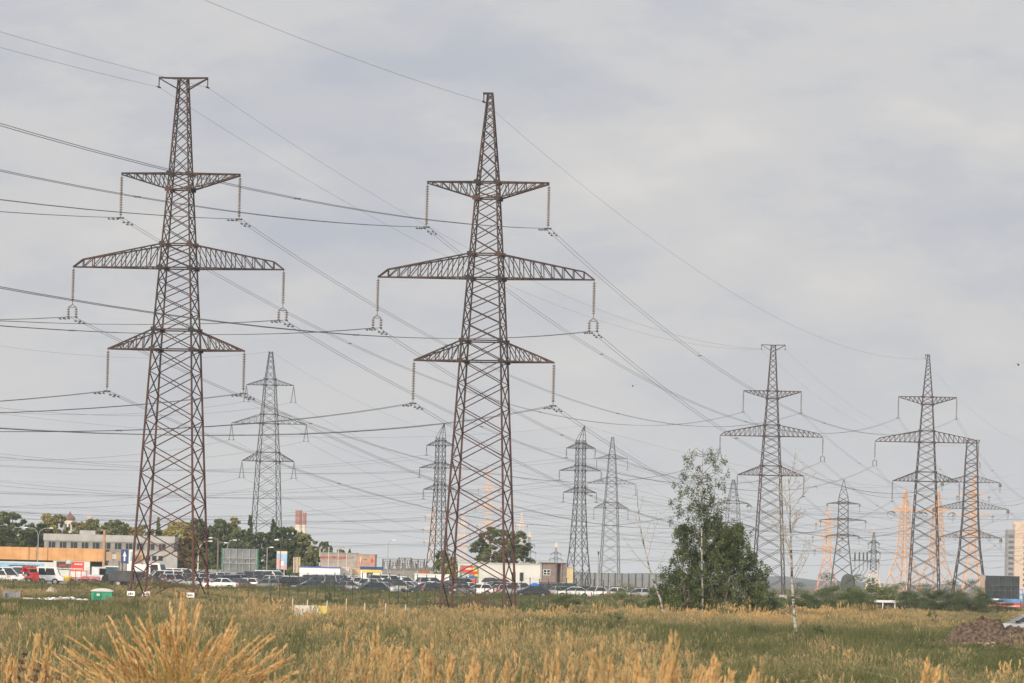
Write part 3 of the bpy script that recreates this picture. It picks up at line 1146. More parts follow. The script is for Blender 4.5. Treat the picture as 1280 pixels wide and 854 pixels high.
GT = 'trees behind the workshop and the car lot'
T_LIST = [  # px, top, depth, width, kind, tint, where
    (-6, 650, 720, 34, 'round', 'd', 'behind the west end of the tan cladding'), (14, 638, 700, 40, 'round', 'm', 'towering over the start of the tan cladding'),
    (36, 652, 730, 30, 'round', 'd', 'beside the twin armed street lamp'), (47, 658, 760, 24, 'round', 'm', 'between the street lamp and the church dome'),
    (59, 640, 735, 26, 'round', 'y', 'left side of the church dome'), (70, 641, 745, 24, 'round', 'y', 'touching the church dome'),
    (101, 650, 760, 22, 'round', 'y', 'right after the church dome'), (113, 647, 755, 24, 'round', 'm', 'above the long grey workshop roof'),
    (126, 655, 770, 22, 'round', 'y', 'straight behind the tan wooden pole'), (139, 648, 760, 26, 'round', 'm', 'just past the tan wooden pole'),
    (153, 651, 770, 22, 'round', 'y', 'over the middle of the workshop roof'), (167, 657, 765, 22, 'round', 'y', 'seen between the first legs of the T headed rusty pylon'),
    (180, 655, 760, 24, 'round', 'm', 'crossed by the inner leg of the T headed rusty pylon'), (196, 648, 800, 16, 'conifer', 'd', 'inside the lattice above the workshop end'),
    (207, 660, 765, 22, 'round', 'm', 'over the workshop end wall'), (222, 650, 690, 34, 'round', 'y', 'beside the workshop end wall'),
    (234, 662, 700, 26, 'round', 'y', 'left of the outer pylon leg'), (247, 646, 705, 24, 'round', 'd', 'crossed by the outer legs of the T headed rusty pylon'),
    (260, 655, 715, 24, 'round', 'd', 'over the curved street lamp'), (272, 647, 700, 22, 'round', 'd', 'behind the billboard left edge'),
    (288, 645, 710, 22, 'round', 'y', 'straight above the grey billboard back'), (302, 660, 690, 26, 'round', 'd', 'over the right half of the billboard back'),
    (311, 645, 720, 20, 'conifer', 'd', 'pointed and left of the grey pylon foot'), (325, 664, 700, 24, 'round', 'd', 'at the foot of the grey splayed pylon'),
    (340, 650, 705, 22, 'conifer', 'd', 'pointed and hiding the grey pylon foot'), (352, 657, 700, 26, 'round', 'd', 'above the tall sky blue poster'),
    (366, 657, 710, 28, 'round', 'd', 'before the red white chimneys'), (379, 666, 705, 26, 'round', 'm', 'below the shorter chimney'),
    (390, 682, 715, 12, 'round', 'd', 'left of the red lettered shop'), (402, 676, 790, 16, 'round', 'd', 'over the start of the red lettered shop'),
    (413, 684, 800, 14, 'conifer', 'd', 'over the shop lettering, pointed'), (424, 686, 800, 13, 'round', 'm', 'over the middle of the shop lettering'),
    (436, 687, 805, 12, 'conifer', 'd', 'over the end of the shop roof'),
    (377, 692, 640, 30, 'shrub', 'm', 'low and behind the white cabin with the blue edge'), (330, 692, 650, 34, 'shrub', 'd', 'low and between billboard and poster'),
    (255, 690, 660, 40, 'shrub', 'd', 'low and behind the curved street lamp')]
TN = {'d': ('dark green', LF_DARK), 'm': ('olive green', LF_MID), 'y': ('yellowing', LF_YEL)}
for i, (px, top, d, w, k, c, where) in enumerate(T_LIST):
    adj, lm = TN[c]
    nm = {'round': 'leafy tree', 'conifer': 'conifer', 'shrub': 'bush'}[k]
    tree({'round': 'leafy_tree', 'conifer': 'conifer_tree', 'shrub': 'bush'}[k], '%s %s %s' % (adj, nm, where), px, top - 1, (815 + (d - 690) * .4) if px < 395 else 1000 + (d - 790), w * (1.55 if k == 'round' else 1.25), k, i % 4, lm, GT, .24, 48 if k != 'shrub' else 90)
for i, (px, top, d, w, c, lab) in enumerate([(611, 656, 640, 44, 'd', 'dark spreading tree behind the white workshop, seen inside the rusty capped pylon'),
                                             (642, 661, 650, 42, 'm', 'olive tree behind the white workshop, crossed by the outer legs of the capped pylon'),
                                             (555, 686, 610, 24, 'm', 'small olive tree between the narrow grey pylon and the capped pylon'),
                                             (565, 694, 600, 16, 'y', 'small yellowing tree touching the inner leg of the capped pylon'),
                                             (668, 700, 640, 16, 'm', 'thin tree between the white workshop and the brown hut')]):
    tree('leafy_tree', lab, px, top, M(d), w * 1.1, 'round', i % 4, TN[c][1], None, .18, 70)

GS = 'shrubs in the rough grass'
for i, (px, top, d, w, where, lm) in enumerate([
        (703, 733, 392, 64, 'right of the capped rusty pylon', LF_SHRUB), (664, 748, 388, 40, 'touching the outer leg of the capped pylon', LF_SHRUB), (745, 742, 402, 40, 'below the flat headed lamp post', LF_SHRUB),
        (778, 728, 410, 70, 'left of the leaning bare trunk, biggest there', LF_SHRUB), (808, 744, 380, 46, 'at the leaning bare trunk', LF_SHRUB), (590, 744, 440, 24, 'before the white hatchback inside the capped pylon', LF_BUSH),
        (410, 735, 452, 12, 'thin, among the fence posts before the car row', LF_BUSH), (1003, 735, 420, 44, 'beside the white birch trunk', LF_BUSH), (1036, 727, 432, 62, 'dark, before the orange pylon', LF_BUSH), (1076, 737, 545, 30, 'at the pale end of the white shelter', LF_SHRUB), (960, 738, 400, 40, 'low and dense right of the bushy birch', LF_BUSH), (830, 738, 390, 44, 'low and dense left of the bushy birch', LF_BUSH),
        (1068, 729, 425, 50, 'before the dark terminal pylon', LF_BUSH), (1092, 727, 640, 60, 'behind the white shelter', LF_MID), (1125, 731, 650, 50, 'behind the shelter, at the pale orange pylon', LF_MID), (1150, 736, 560, 56, 'between the feet of the pointed brown pylon', LF_BUSH),
        (1185, 735, 545, 60, 'at the far foot of the pointed brown pylon', LF_BUSH), (1216, 729, 540, 46, 'left of the black backed billboard', LF_BUSH), (1024, 779, 272, 22, 'small dark, beside the white birch foot', LF_BUSH),
        (1164, 764, 335, 16, 'small upright dark, alone in dry grass', LF_BUSH), (1245, 752, 580, 50, 'under the red and blue banner', LF_BUSH), (985, 742, 470, 44, 'behind the white birch trunk', LF_MID), (955, 724, 345, 52, 'on the side of the bushy birch', LF_BUSH),
        (905, 752, 330, 34, 'pale, at the foot of the bushy birch', LF_SHRUB), (770, 757, 300, 34, 'low, in front of the biggest pale shrub', LF_SHRUB), (640, 756, 330, 30, 'low, just before the capped pylon foot', LF_SHRUB), (262, 735, 415, 44, 'yellow green, at the outer foot of the T headed pylon', LF_YEL)]):
    if px >= 985 and d > 300:
        top, w = top - 8, w * 1.3
    tree('shrub', 'leafy shrub %s' % where, px, top, d, w, 'shrub', i % 4, lm, GS, .09 if d < 460 else .13, 480 if d < 460 else 260)


def branchy(name, label, cat, pts, d, r0, r1, mat_, branches, tw, seed, loc_mat=None):
    """a bare trunk through picture columns at one depth, its limbs wandering in depth"""
    p0 = at(pts[0][0], pts[0][1], d)
    base = Vector((p0.x, d, float(gz(p0.x, d))))
    rr = random.Random(seed)
    P = []
    for i, (px, py) in enumerate(pts):
        q = at(px, py, d) - base
        q.y += rr.uniform(-.25, .25) * i * .3
        P.append(q)
    P[0].z = -.15
    t = thing(name, label, cat, base)
    b = MB()
    b.tube(P, r0, 7, r1=r1)
    b.build('trunk', mat_, t)
    tips = []
    bb = MB()

    def at_u(u):
        k = u * (len(P) - 1)
        i = min(int(k), len(P) - 2)
        return P[i].lerp(P[i + 1], k - i)
    for (u, ang, ln, curve) in branches:
        s = at_u(u)
        dep = rr.uniform(-.7, .7)
        q = [s]
        n = 6
        for k in range(1, n + 1):
            a = ang + curve * k / n + rr.uniform(-.14, .14)
            q.append(q[-1] + Vector((math.sin(a) * ln / n, dep * ln / n, math.cos(a) * ln / n)))
        bb.tube(q, max(.02, r1 * 1.3), 4, r1=.008)
        tips.append(q)
        for k in range(2, n + 1):
            for _ in range(tw):
                a = ang + rr.uniform(-1.0, 1.0)
                l2 = ln * rr.uniform(.12, .35)
                e = q[k] + Vector((math.sin(a) * l2, rr.uniform(-.5, .5) * l2, math.cos(a) * l2))
                bb.tube([q[k], q[k].lerp(e, .5) + Vector((0, 0, .03)), e], .011, 3, r1=.006, cap=False)
                tips.append([q[k], e])
    bb.build('branches', loc_mat or M_TWIG, t)
    return t, tips, P


brs = [(.42, -.9, 2.6, .25), (.5, .15, 3.2, .1), (.55, -.5, 1.3, .3), (.62, .5, 1.8, -.2), (.7, -.5, 1.4, .3), (.8, .4, 1.1, -.3), (.36, .7, 2.2, -.35), (.9, -.3, .8, .2)]
branchy('bare_tree', 'bare leaning tree with a pale trunk and no leaves beside the bushy birch', 'tree',
        [(832.5, 775), (825.7, 750), (818.5, 730), (812, 711), (806, 686), (800, 659), (797, 631), (796.5, 610)], 332, .085, .012, M_BIRCH, brs, 1, 3)
rb = random.Random(5)
brs = [(u, rb.choice((-1, 1)) * rb.uniform(.25, .6) + .12, rb.uniform(.9, 2.6) * (1.15 - u * .5), rb.choice((-1, 1)) * .25) for u in np.linspace(.34, .97, 22)]
t_, tips, P_ = branchy('birch_tree', 'slim nearly leafless birch with a white black flecked trunk standing alone', 'tree',
                       [(996, 798), (993.5, 775), (991.7, 753), (990, 723), (989, 700), (988.6, 677), (988, 655), (987, 631), (985.6, 598)], 266, .10, .018, M_BIRCH, brs, 2, 9)
r_ = np.random.default_rng(3)
ends = [q[-1] for q in tips if r_.uniform() < .22]
Q = leaf_quads(r_, [tuple(e) for e in ends], [.12] * len(ends), 7, .03)
put('foliage', quad_cloud('foliage', Q, LF_YEL), t_)


def big_birch():
    d = 340
    sc = d / F
    base = gp(877.5, d)
    t = thing('bushy_birch', 'bushy birch with a white trunk and drooping top rising from a dense dark thicket', 'tree', base)
    trunk = [(878, 782), (877.5, 750), (876.5, 700), (876, 650), (876.5, 610), (877.5, 575), (878, 560)]
    P = [at(px, py, d) - base for px, py in trunk]
    for q in P:
        q.y -= 1.2
    P[0].z = -.2
    b = MB()
    b.tube(P, .085, 7, r1=.012)
    b.build('trunk', M_BIRCH, t)
    r = np.random.default_rng(8)
    # drooping upper sprays in picture columns, scattered in depth
    bb = MB()
    C, R = [], []
    sprays = [(864, 566, 10), (862, 577, 8), (889, 562, 12), (893, 572, 10), (896, 585, 8), (855, 590, 10), (866, 595, 12), (884, 594, 12), (902, 598, 10), (847, 605, 10), (858, 612, 8), (893, 612, 12), (906, 610, 6), (842, 625, 9), (846, 634, 9), (903, 625, 8), (852, 640, 8),
              (870, 610, 10), (880, 612, 10), (886, 628, 12), (868, 628, 12), (899, 640, 12), (858, 655, 14), (875, 640, 14), (890, 650, 16), (908, 660, 10), (845, 668, 8), (838, 650, 5), (905, 575, 5), (858, 572, 6), (872, 585, 6), (881, 575, 7), (910, 592, 4), (850, 618, 6), (872, 600, 9), (885, 606, 9), (866, 618, 11), (890, 620, 11), (876, 622, 10), (860, 632, 11), (882, 636, 12), (896, 632, 10), (872, 642, 12), (888, 644, 12), (862, 646, 12), (900, 650, 11)]
    for px, py, rad in sprays:
        q = at(px, py, d) - base
        q.y += r.uniform(-1.6, .4)
        k = min(len(P) - 2, max(1, int(np.argmin([abs(p.z - (q.z - .7)) for p in P]))))
        s = P[k].lerp(P[k + 1], r.uniform(0, .5))
        mid = s.lerp(q, .6) + Vector((0, 0, .35))
        bb.tube([s, mid, q, q + Vector((0, 0, -.4))], .018, 4, r1=.004)
        for j in range(max(3, int(rad * .8))):
            C.append((q.x + r.normal() * rad * sc * .30, q.y + r.normal() * .35, q.z - abs(r.normal()) * rad * sc * .65))
            R.append(.2)
    bb.build('branches', M_BARK, t)
    Q = leaf_quads(r, C, R, 18, .058, 1.6, .5)
    put('foliage', quad_cloud('foliage', Q, LF_BUSH), t)
    # the dense thicket below, lobes with gaps
    C, R = [], []
    lobes = [(878, 655, 13, 24), (868, 688, 20, 34), (890, 682, 22, 36), (880, 722, 36, 42), (858, 735, 28, 36), (906, 715, 28, 40), (926, 702, 17, 36), (938, 742, 24, 28), (846, 756, 22, 20), (900, 756, 42, 24), (913, 672, 8, 18), (957, 750, 18, 22), (832, 758, 14, 14), (822, 748, 16, 22), (836, 728, 14, 24), (948, 722, 16, 24), (915, 690, 16, 30), (857, 668, 7, 16), (896, 655, 8, 16), (842, 716, 8, 20), (920, 668, 10, 14), (918, 670, 14, 18), (932, 692, 14, 26), (898, 686, 14, 30), (904, 668, 9, 18), (851, 684, 10, 26), (851, 662, 7, 14)]
    for px, py, rx, ry in lobes:
        c = at(px, py, d) - base
        n = int(rx * ry / 14)
        for _ in range(n):
            v = r.normal(size=3)
            v /= np.linalg.norm(v)
            k = r.uniform(.15, 1) ** .5
            z = c.z + v[2] * k * ry * sc
            if z < .2:
                z = r.uniform(.2, .8)
            C.append((c.x + v[0] * k * rx * sc, c.y + v[1] * k * rx * sc * 1.1, z))
            R.append(r.uniform(.22, .42))
    Q = leaf_quads(r, C, R, 62, .066, 1.0)
    put('thicket', quad_cloud('thicket', Q, LF_BUSH), t)
    sb = MB()
    for k in range(26):
        x = r.uniform(-2.2, 3.2)
        y = r.uniform(-1.6, 1.6)
        sb.tube([(x * .5, y * .5, -.1), (x * .8, y * .8, 1.8), (x, y, r.uniform(3, 6.5))], .04, 5, r1=.008)
    sb.build('stems', M_BARK, t)


big_birch()


# ------------------------------------------------------------------ rough grass (nobody could count it)
def grassmat(name, stops, transl=.35):
    m = bpy.data.materials.new(name)
    m.use_nodes = True
    t = m.node_tree
    p = t.nodes['Principled BSDF']
    p.inputs['Roughness'].default_value = .75
    p.inputs['Specular IOR Level'].default_value = .2
    a = N(t, 'ShaderNodeAttribute', attribute_type='INSTANCER', attribute_name='tone')
    r = ramp(t, stops)
    t.links.new(a.outputs['Fac'], r.inputs[0])
    t.links.new(r.outputs[0], p.inputs['Base Color'])
    tr = N(t, 'ShaderNodeBsdfTranslucent')
    t.links.new(r.outputs[0], tr.inputs[0])
    mx = N(t, 'ShaderNodeMixShader')
    mx.inputs[0].default_value = transl
    t.links.new(p.outputs[0], mx.inputs[1])
    t.links.new(tr.outputs[0], mx.inputs[2])
    t.links.new(mx.outputs[0], t.nodes['Material Output'].inputs[0])
    return m


G_BLADE = grassmat('grass_blades', [(0, (.125, .14, .055)), (.3, (.205, .205, .085)), (.6, (.30, .275, .13)), (1, (.50, .42, .22))])
G_HEAD = grassmat('grass_seed_heads', [(0, (.20, .18, .09)), (.5, (.38, .31, .17)), (1, (.76, .50, .23))])
G_FLOWER = mat('small_flowers', (.6, .58, .5), (.7, .6, .3), .8, 3)
SRC = bpy.data.collections.new('grass_sources')


def tuft(name, seed, n, h, spread, wid, head=0.0, lean=.35, flowers=0, heads_len=.14):
    r = np.random.default_rng(seed)
    Q, mi = [], []
    for i in range(n):
        x, y = r.normal(size=2) * spread
        a = r.uniform(0, 2 * PI)
        hh = h * r.uniform(.55, 1.1)
        le = lean * r.uniform(.2, 1.3) * hh
        dx, dy = math.cos(a), math.sin(a)
        sxx, syy = -dy * wid / 2, dx * wid / 2
        b0 = np.array((x, y, -.05))
        b1 = np.array((x + dx * le * .3, y + dy * le * .3, hh * .55))
        b2 = np.array((x + dx * le, y + dy * le, hh))
        s = np.array((sxx, syy, 0))
        Q.append([b0 - s, b0 + s, b1 + s * .8, b1 - s * .8])
        mi.append(0)
        Q.append([b1 - s * .8, b1 + s * .8, b2 + s * .25, b2 - s * .25])
        mi.append(0)
        if r.uniform() < head:
            for k in range(5):
                c = b1 + (b2 - b1) * (1 - heads_len / hh * r.uniform(0, 1.8)) if hh > heads_len else b2
                v = np.array((r.normal() * .4, r.normal() * .4, 1.0)) * .06
                w2 = np.cross(v, r.normal(size=3))
                w2 = w2 / np.linalg.norm(w2) * .014
                Q.append([c - v, c - w2, c + v, c + w2])
                mi.append(1)
        if flowers and r.uniform() < flowers:
            v, w2 = np.array((.03, 0, .01)), np.array((0, .03, .02))
            Q.append([b2 - v, b2 - w2, b2 + v, b2 + w2])
            mi.append(2)
    o = bpy.data.objects.new(name, quad_cloud(name, np.array(Q), [G_BLADE, G_HEAD, G_FLOWER], mi))
    SRC.objects.link(o)


tuft('grass_a', 1, 34, .30, .16, .016, 0, .5)
tuft('grass_b', 2, 30, .52, .17, .016, .15, .4)
tuft('grass_c', 3, 30, .72, .18, .014, .55, .35)
tuft('grass_d', 4, 26, .85, .20, .014, .75, .3)
tuft('grass_e', 5, 30, .55, .20, .026, 0, .5, .004)
tuft('grass_f', 6, 26, .40, .20, .022, .3, .8)
tuft('grass_g', 7, 40, .70, .24, .045, 0, .6)


def gn_scatter(name, pts, kind, rotz, scl, tone, coll, tilt=None):
    me = bpy.data.meshes.new(name)
    n = len(pts)
    me.vertices.add(n)
    me.vertices.foreach_set('co', np.ascontiguousarray(pts.reshape(-1), dtype=np.float32))
    a = me.attributes.new('kind', 'INT', 'POINT')
    a.data.foreach_set('value', np.asarray(kind, dtype=np.int32))
    rv = np.zeros((n, 3), np.float32)
    rv[:, 2] = rotz
    if tilt is not None:
        rv[:, 0] = tilt
    a = me.attributes.new('rot', 'FLOAT_VECTOR', 'POINT')
    a.data.foreach_set('vector', rv.reshape(-1))
    sv = np.asarray(scl, np.float32)
    a = me.attributes.new('scl', 'FLOAT_VECTOR', 'POINT')
    a.data.foreach_set('vector', np.ascontiguousarray(sv.reshape(-1)))
    a = me.attributes.new('tone', 'FLOAT', 'POINT')
    a.data.foreach_set('value', np.asarray(tone, np.float32))
    o = put(name, me)
    ng = bpy.data.node_groups.new(name, 'GeometryNodeTree')
    ng.interface.new_socket('Geometry', in_out='INPUT', socket_type='NodeSocketGeometry')
    ng.interface.new_socket('Geometry', in_out='OUTPUT', socket_type='NodeSocketGeometry')
    gi, go = ng.nodes.new('NodeGroupInput'), ng.nodes.new('NodeGroupOutput')
    ci = ng.nodes.new('GeometryNodeCollectionInfo')
    ci.inputs['Collection'].default_value = coll
    ci.inputs['Separate Children'].default_value = True
    ci.inputs['Reset Children'].default_value = True
    ip = ng.nodes.new('GeometryNodeInstanceOnPoints')
    ip.inputs['Pick Instance'].default_value = True

    def na(nm, typ):
        q = ng.nodes.new('GeometryNodeInputNamedAttribute')
        q.data_type = typ
        q.inputs['Name'].default_value = nm
        return q.outputs['Attribute']
    lk = ng.links.new
    lk(gi.outputs[0], ip.inputs['Points'])
    lk(ci.outputs[0], ip.inputs['Instance'])
    lk(na('kind', 'INT'), ip.inputs['Instance Index'])
    lk(na('rot', 'FLOAT_VECTOR'), ip.inputs['Rotation'])
    lk(na('scl', 'FLOAT_VECTOR'), ip.inputs['Scale'])
    lk(ip.outputs[0], go.inputs[0])
    md = o.modifiers.new('scatter', 'NODES')
    md.node_group = ng
    return tag(o, kind='stuff')


def value_noise(x, y, s, seed):
    r = np.random.default_rng(seed)
    T = r.uniform(0, 1, (256, 256))
    out_ = 0
    amp, tot = 1, 0
    for o_ in range(4):
        fx, fy = x / s * 2 ** o_ + 37.3, y / s * 2 ** o_ + 11.9
        ix, iy = np.floor(fx).astype(int), np.floor(fy).astype(int)
        u, v = fx - ix, fy - iy
        u, v = u * u * (3 - 2 * u), v * v * (3 - 2 * v)
        g = lambda a, b: T[(a % 256), (b % 256)]
        out_ = out_ + amp * ((g(ix, iy) * (1 - u) + g(ix + 1, iy) * u) * (1 - v) + (g(ix, iy + 1) * (1 - u) + g(ix + 1, iy + 1) * u) * v)
        tot += amp
        amp *= .55
    return out_ / tot


def field():
    r = np.random.default_rng(21)
    n = 135000
    y = r.uniform(92 ** 1.6, 590 ** 1.6, n) ** (1 / 1.6)
    far = r.uniform(size=n) < .08
    y = np.where(far, r.uniform(585, 860, n), y)
    x = r.uniform(-1, 1, n) * (.118 * y + 4)
    # beyond the field only the right-hand rough ground keeps tall grass
    keep = (y < 586) | (x > 24 + .03 * (y - 470))
    x, y = x[keep], y[keep]
    z = gz(x, y)
    a = value_noise(x, y * .55, 22, 5)
    c = value_noise(x, y * .55, 5, 6)
    px = 640 + F * x / y
    py = 722 + (px - 640) * ROLL + (CAMZ - z) / y * F
    tone = -.07 + .06 * sm(790, 830, py) + 1.2 * (a - .28) + .7 * (c - .5) + r.normal(size=len(x)) * .21
    green = sm(830, 900, px) * sm(782, 800, py) * (1 - sm(1300, 1400, px)) + .8 * np.exp(-(((px - 700) / 90) ** 2 + ((py - 800) / 14) ** 2)) + .35 * (1 - sm(735, 765, py)) * (px < 760)
    green = green * (.25 + 1.2 * value_noise(x, y * .4, 6, 19))
    straw = .45 * np.exp(-(((px - 1090) / 130) ** 2 + ((py - 772) / 12) ** 2)) + .3 * np.exp(-(((px - 920) / 110) ** 2 + ((py - 782) / 10) ** 2)) + .35 * np.exp(-(((px - 480) / 200) ** 2 + ((py - 790) / 22) ** 2)) + .15 * sm(810, 850, py) * (1 - sm(600, 900, px)) * sm(330, 420, px) - .25 * np.exp(-(((px - 60) / 120) ** 2 + ((py - 775) / 16) ** 2))
    tone = np.clip(tone - .10 * green + .75 * straw + .35 * (value_noise(x, y * .3, 3, 12) - .5), 0, 1)
    hgt = .45 + 1.0 * (c - .25) + .25 * straw - .26 * np.clip(green, 0, 1) * (px > 600)
    hgt = np.clip(hgt + r.normal(size=len(x)) * .24, .16, 1.4)
    hgt = hgt * (.45 + 1.1 * value_noise(x, y * .7, 1.7, 15))
    edge = (y > 545) & (px < 790)
    hgt = np.where(edge, hgt * (.85 + .9 * (value_noise(x, y * .2, 4, 16) > .58)), hgt)
    tone = np.where(edge, tone - .12, tone)
    weed = (value_noise(x, y * .6, 3.2, 14) > .665) & (py < 815)
    tone = np.clip(np.where(weed, tone - .15, tone), 0, 1)
    hgt = np.where(weed, hgt * .95, hgt)
    # trodden litter strips where the grass thins out
    strip = value_noise(x * .35, y * 1.2, 7, 9)
    bare = ((strip > .60) & (py > 790) & (px > 560)) | ((strip > .64) & (py > 762) & (py < 800))
    for b0, bd, bw, bh in ((885, 232, 70, 7), (945, 196, 90, 6), (840, 170, 60, 5), (690, 262, 45, 9), (600, 190, 60, 6), (1000, 216, 80, 5), (930, 158, 90, 3.5), (760, 205, 60, 5)):
        bare = bare | ((((px - b0) / bw) ** 2 + ((y - bd) / bh) ** 2) < 1.0 + .8 * (value_noise(x, y, 2.5, 18) - .5))
    nearfoot = (np.abs(x - A0.x) < 6) & (np.abs(y - 417) < 9)
    hgt = np.where(nearfoot, hgt * .5, hgt)
    hgt = np.where((y > 335) & (y < 590) & (px < 760), hgt * .62, hgt)
    hgt = np.where((y > 395) & (px > 955), hgt * .45, np.where(y > 590, hgt * .55, hgt))
    for a0, a1, y0, y1, kf in ((360, 416, 270, 319, .18), (106, 148, 330, 393, .25), (-10, 50, 340, 400, .28), (48, 112, 350, 392, .35), (528, 668, 335, 420, .2), (150, 270, 375, 424, .4), (330, 510, 295, 322, .75), (1150, 1350, 196, 250, .55)):
        hgt = np.where((px > a0) & (px < a1) & (y > y0) & (y < y1), hgt * kf, hgt)
    hgt = np.where((px > 1080) & (px < 1140) & (y > 520) & (y < 618), hgt * .5, hgt)
    kind = np.where(tone < .3, r.choice([0, 1, 4, 4], len(x)), np.where(tone < .55, r.choice([1, 2, 4, 5], len(x)), r.choice([2, 3, 3, 5, 1], len(x))))
    kind = np.where(weed, r.choice([6, 6, 4, 1], len(x)), kind)
    mound = (((x - 27.2) / 4.6) ** 2 + ((y - 250) / 7) ** 2) < 1
    keep = ~(bare & (r.uniform(size=len(x)) < .75)) & ~(mound & (r.uniform(size=len(x)) < .97))
    x, y, z, tone, hgt, kind = x[keep], y[keep], z[keep], tone[keep], hgt[keep], kind[keep]
    k = len(x)
    wd = r.uniform(.9, 1.5, k) * np.where(y > 300, 1.35, 1)
    scl = np.stack([wd, wd, hgt * 1.15], 1)
    gn_scatter('grass', np.stack([x, y, z], 1), kind, r.uniform(0, 6.28, k), scl, tone, SRC)


field()


# tall dry stalks on the near bank
NEAR = bpy.data.collections.new('stalk_sources')


def stalk_quads(r, h, bend, az, base=(0, 0, 0), plume=.24, n_pl=70, pw=.022, leaves=3, thick=.004):
    """one feathery reed-grass stalk"""
    Q, mi = [], []
    dx, dy = math.cos(az), math.sin(az)
    base = np.array(base)
    wob, ph, pw_ = r.normal() * .035, r.uniform(0, 6), r.uniform(1.5, 3.2)

    def pt(u):
        w_ = wob * math.sin(3.1 * u + ph)
        return base + np.array((dx * bend * u ** pw_ - dy * w_ * u, dy * bend * u ** pw_ + dx * w_ * u, h * u * (1 - .12 * abs(bend) * u)))
    sx = np.array((-dy, dx, 0)) * thick
    sy = np.array((dx, dy, 0)) * thick
    us = np.linspace(0, 1, 8)
    for a, b_ in zip(us, us[1:]):
        p, q = pt(a), pt(b_)
        for s in (sx, sy):
            Q.append([p - s * (1 - .5 * a), p + s * (1 - .5 * a), q + s * (1 - .5 * b_), q - s * (1 - .5 * b_)])
            mi.append(0)
    for _ in range(leaves):
        u = r.uniform(.1, .6)
        p = pt(u)
        a = r.uniform(0, 2 * PI)
        ln = r.uniform(.25, .5)
        e1 = p + np.array((math.cos(a) * ln * .35, math.sin(a) * ln * .35, ln * .7))
        e2 = p + np.array((math.cos(a) * ln * .95, math.sin(a) * ln * .95, ln * .75))
        s = np.array((-math.sin(a), math.cos(a), 0)) * .0045
        Q += [[p - s, p + s, e1 + s, e1 - s], [e1 - s, e1 + s, e2 + s * .2, e2 - s * .2]]
        mi += [0, 0]
    pl = plume / h
    for k in range(n_pl):
        w = r.uniform(0, 1)
        u = 1 - pl * w
        p = pt(u)
        tdir = pt(min(1, u + .02)) - pt(u - .02)
        tdir /= np.linalg.norm(tdir)
        env = math.sin(PI * min(1, w * .9 + .1)) ** .7
        o_ = r.normal(size=3)
        o_ -= tdir * o_.dot(tdir)
        o_ /= np.linalg.norm(o_)
        c = p + o_ * pw * env * r.uniform(.1, 1)
        v = (tdir + o_ * .30) * r.uniform(.010, .024)
        ww = np.cross(v, r.normal(size=3))
        ww = ww / np.linalg.norm(ww) * .0045
        Q.append([c - v, c - ww, c + v, c + ww])
        mi.append(1)
    return Q, mi


def near_sources():
    r = np.random.default_rng(31)
    specs = [('stalk_a', 3, .10, .013), ('stalk_b', 2, .22, .017), ('stalk_c', 3, .05, .010), ('stalk_d', 2, .32, .018), ('stalk_e', 4, .15, .012)]
    for nm, cnt, bend, pw in specs:
        Q, mi = [], []
        for _ in range(cnt):
            a, b_ = stalk_quads(r, r.uniform(.8, 1.0), bend * r.uniform(.4, 1.4), r.normal() * .8, (r.normal() * .05, r.normal() * .05, 0), r.uniform(.14, .24), 85, pw, 3)
            Q += a
            mi += b_
        o = bpy.data.objects.new(nm, quad_cloud(nm, np.array(Q), [G_BLADE, G_HEAD], mi))
        NEAR.objects.link(o)
    Q, mi = [], []
    for i in range(26):      # leafy underlayer
        a = r.uniform(0, 6.28)
        ln = r.uniform(.4, .8)
        p = np.array((r.normal() * .1, r.normal() * .1, 0))
        e1 = p + np.array((math.cos(a) * ln * .2, math.sin(a) * ln * .2, ln * .7))
        e2 = p + np.array((math.cos(a) * ln * .55, math.sin(a) * ln * .55, ln * .9))
        s = np.array((-math.sin(a), math.cos(a), 0)) * .005
        Q += [[p - s, p + s, e1 + s, e1 - s], [e1 - s, e1 + s, e2 + s * .2, e2 - s * .2]]
        mi += [0, 0]
    o = bpy.data.objects.new('stalk_f', quad_cloud('stalk_f', np.array(Q), [G_BLADE, G_HEAD], mi))
    NEAR.objects.link(o)


near_sources()


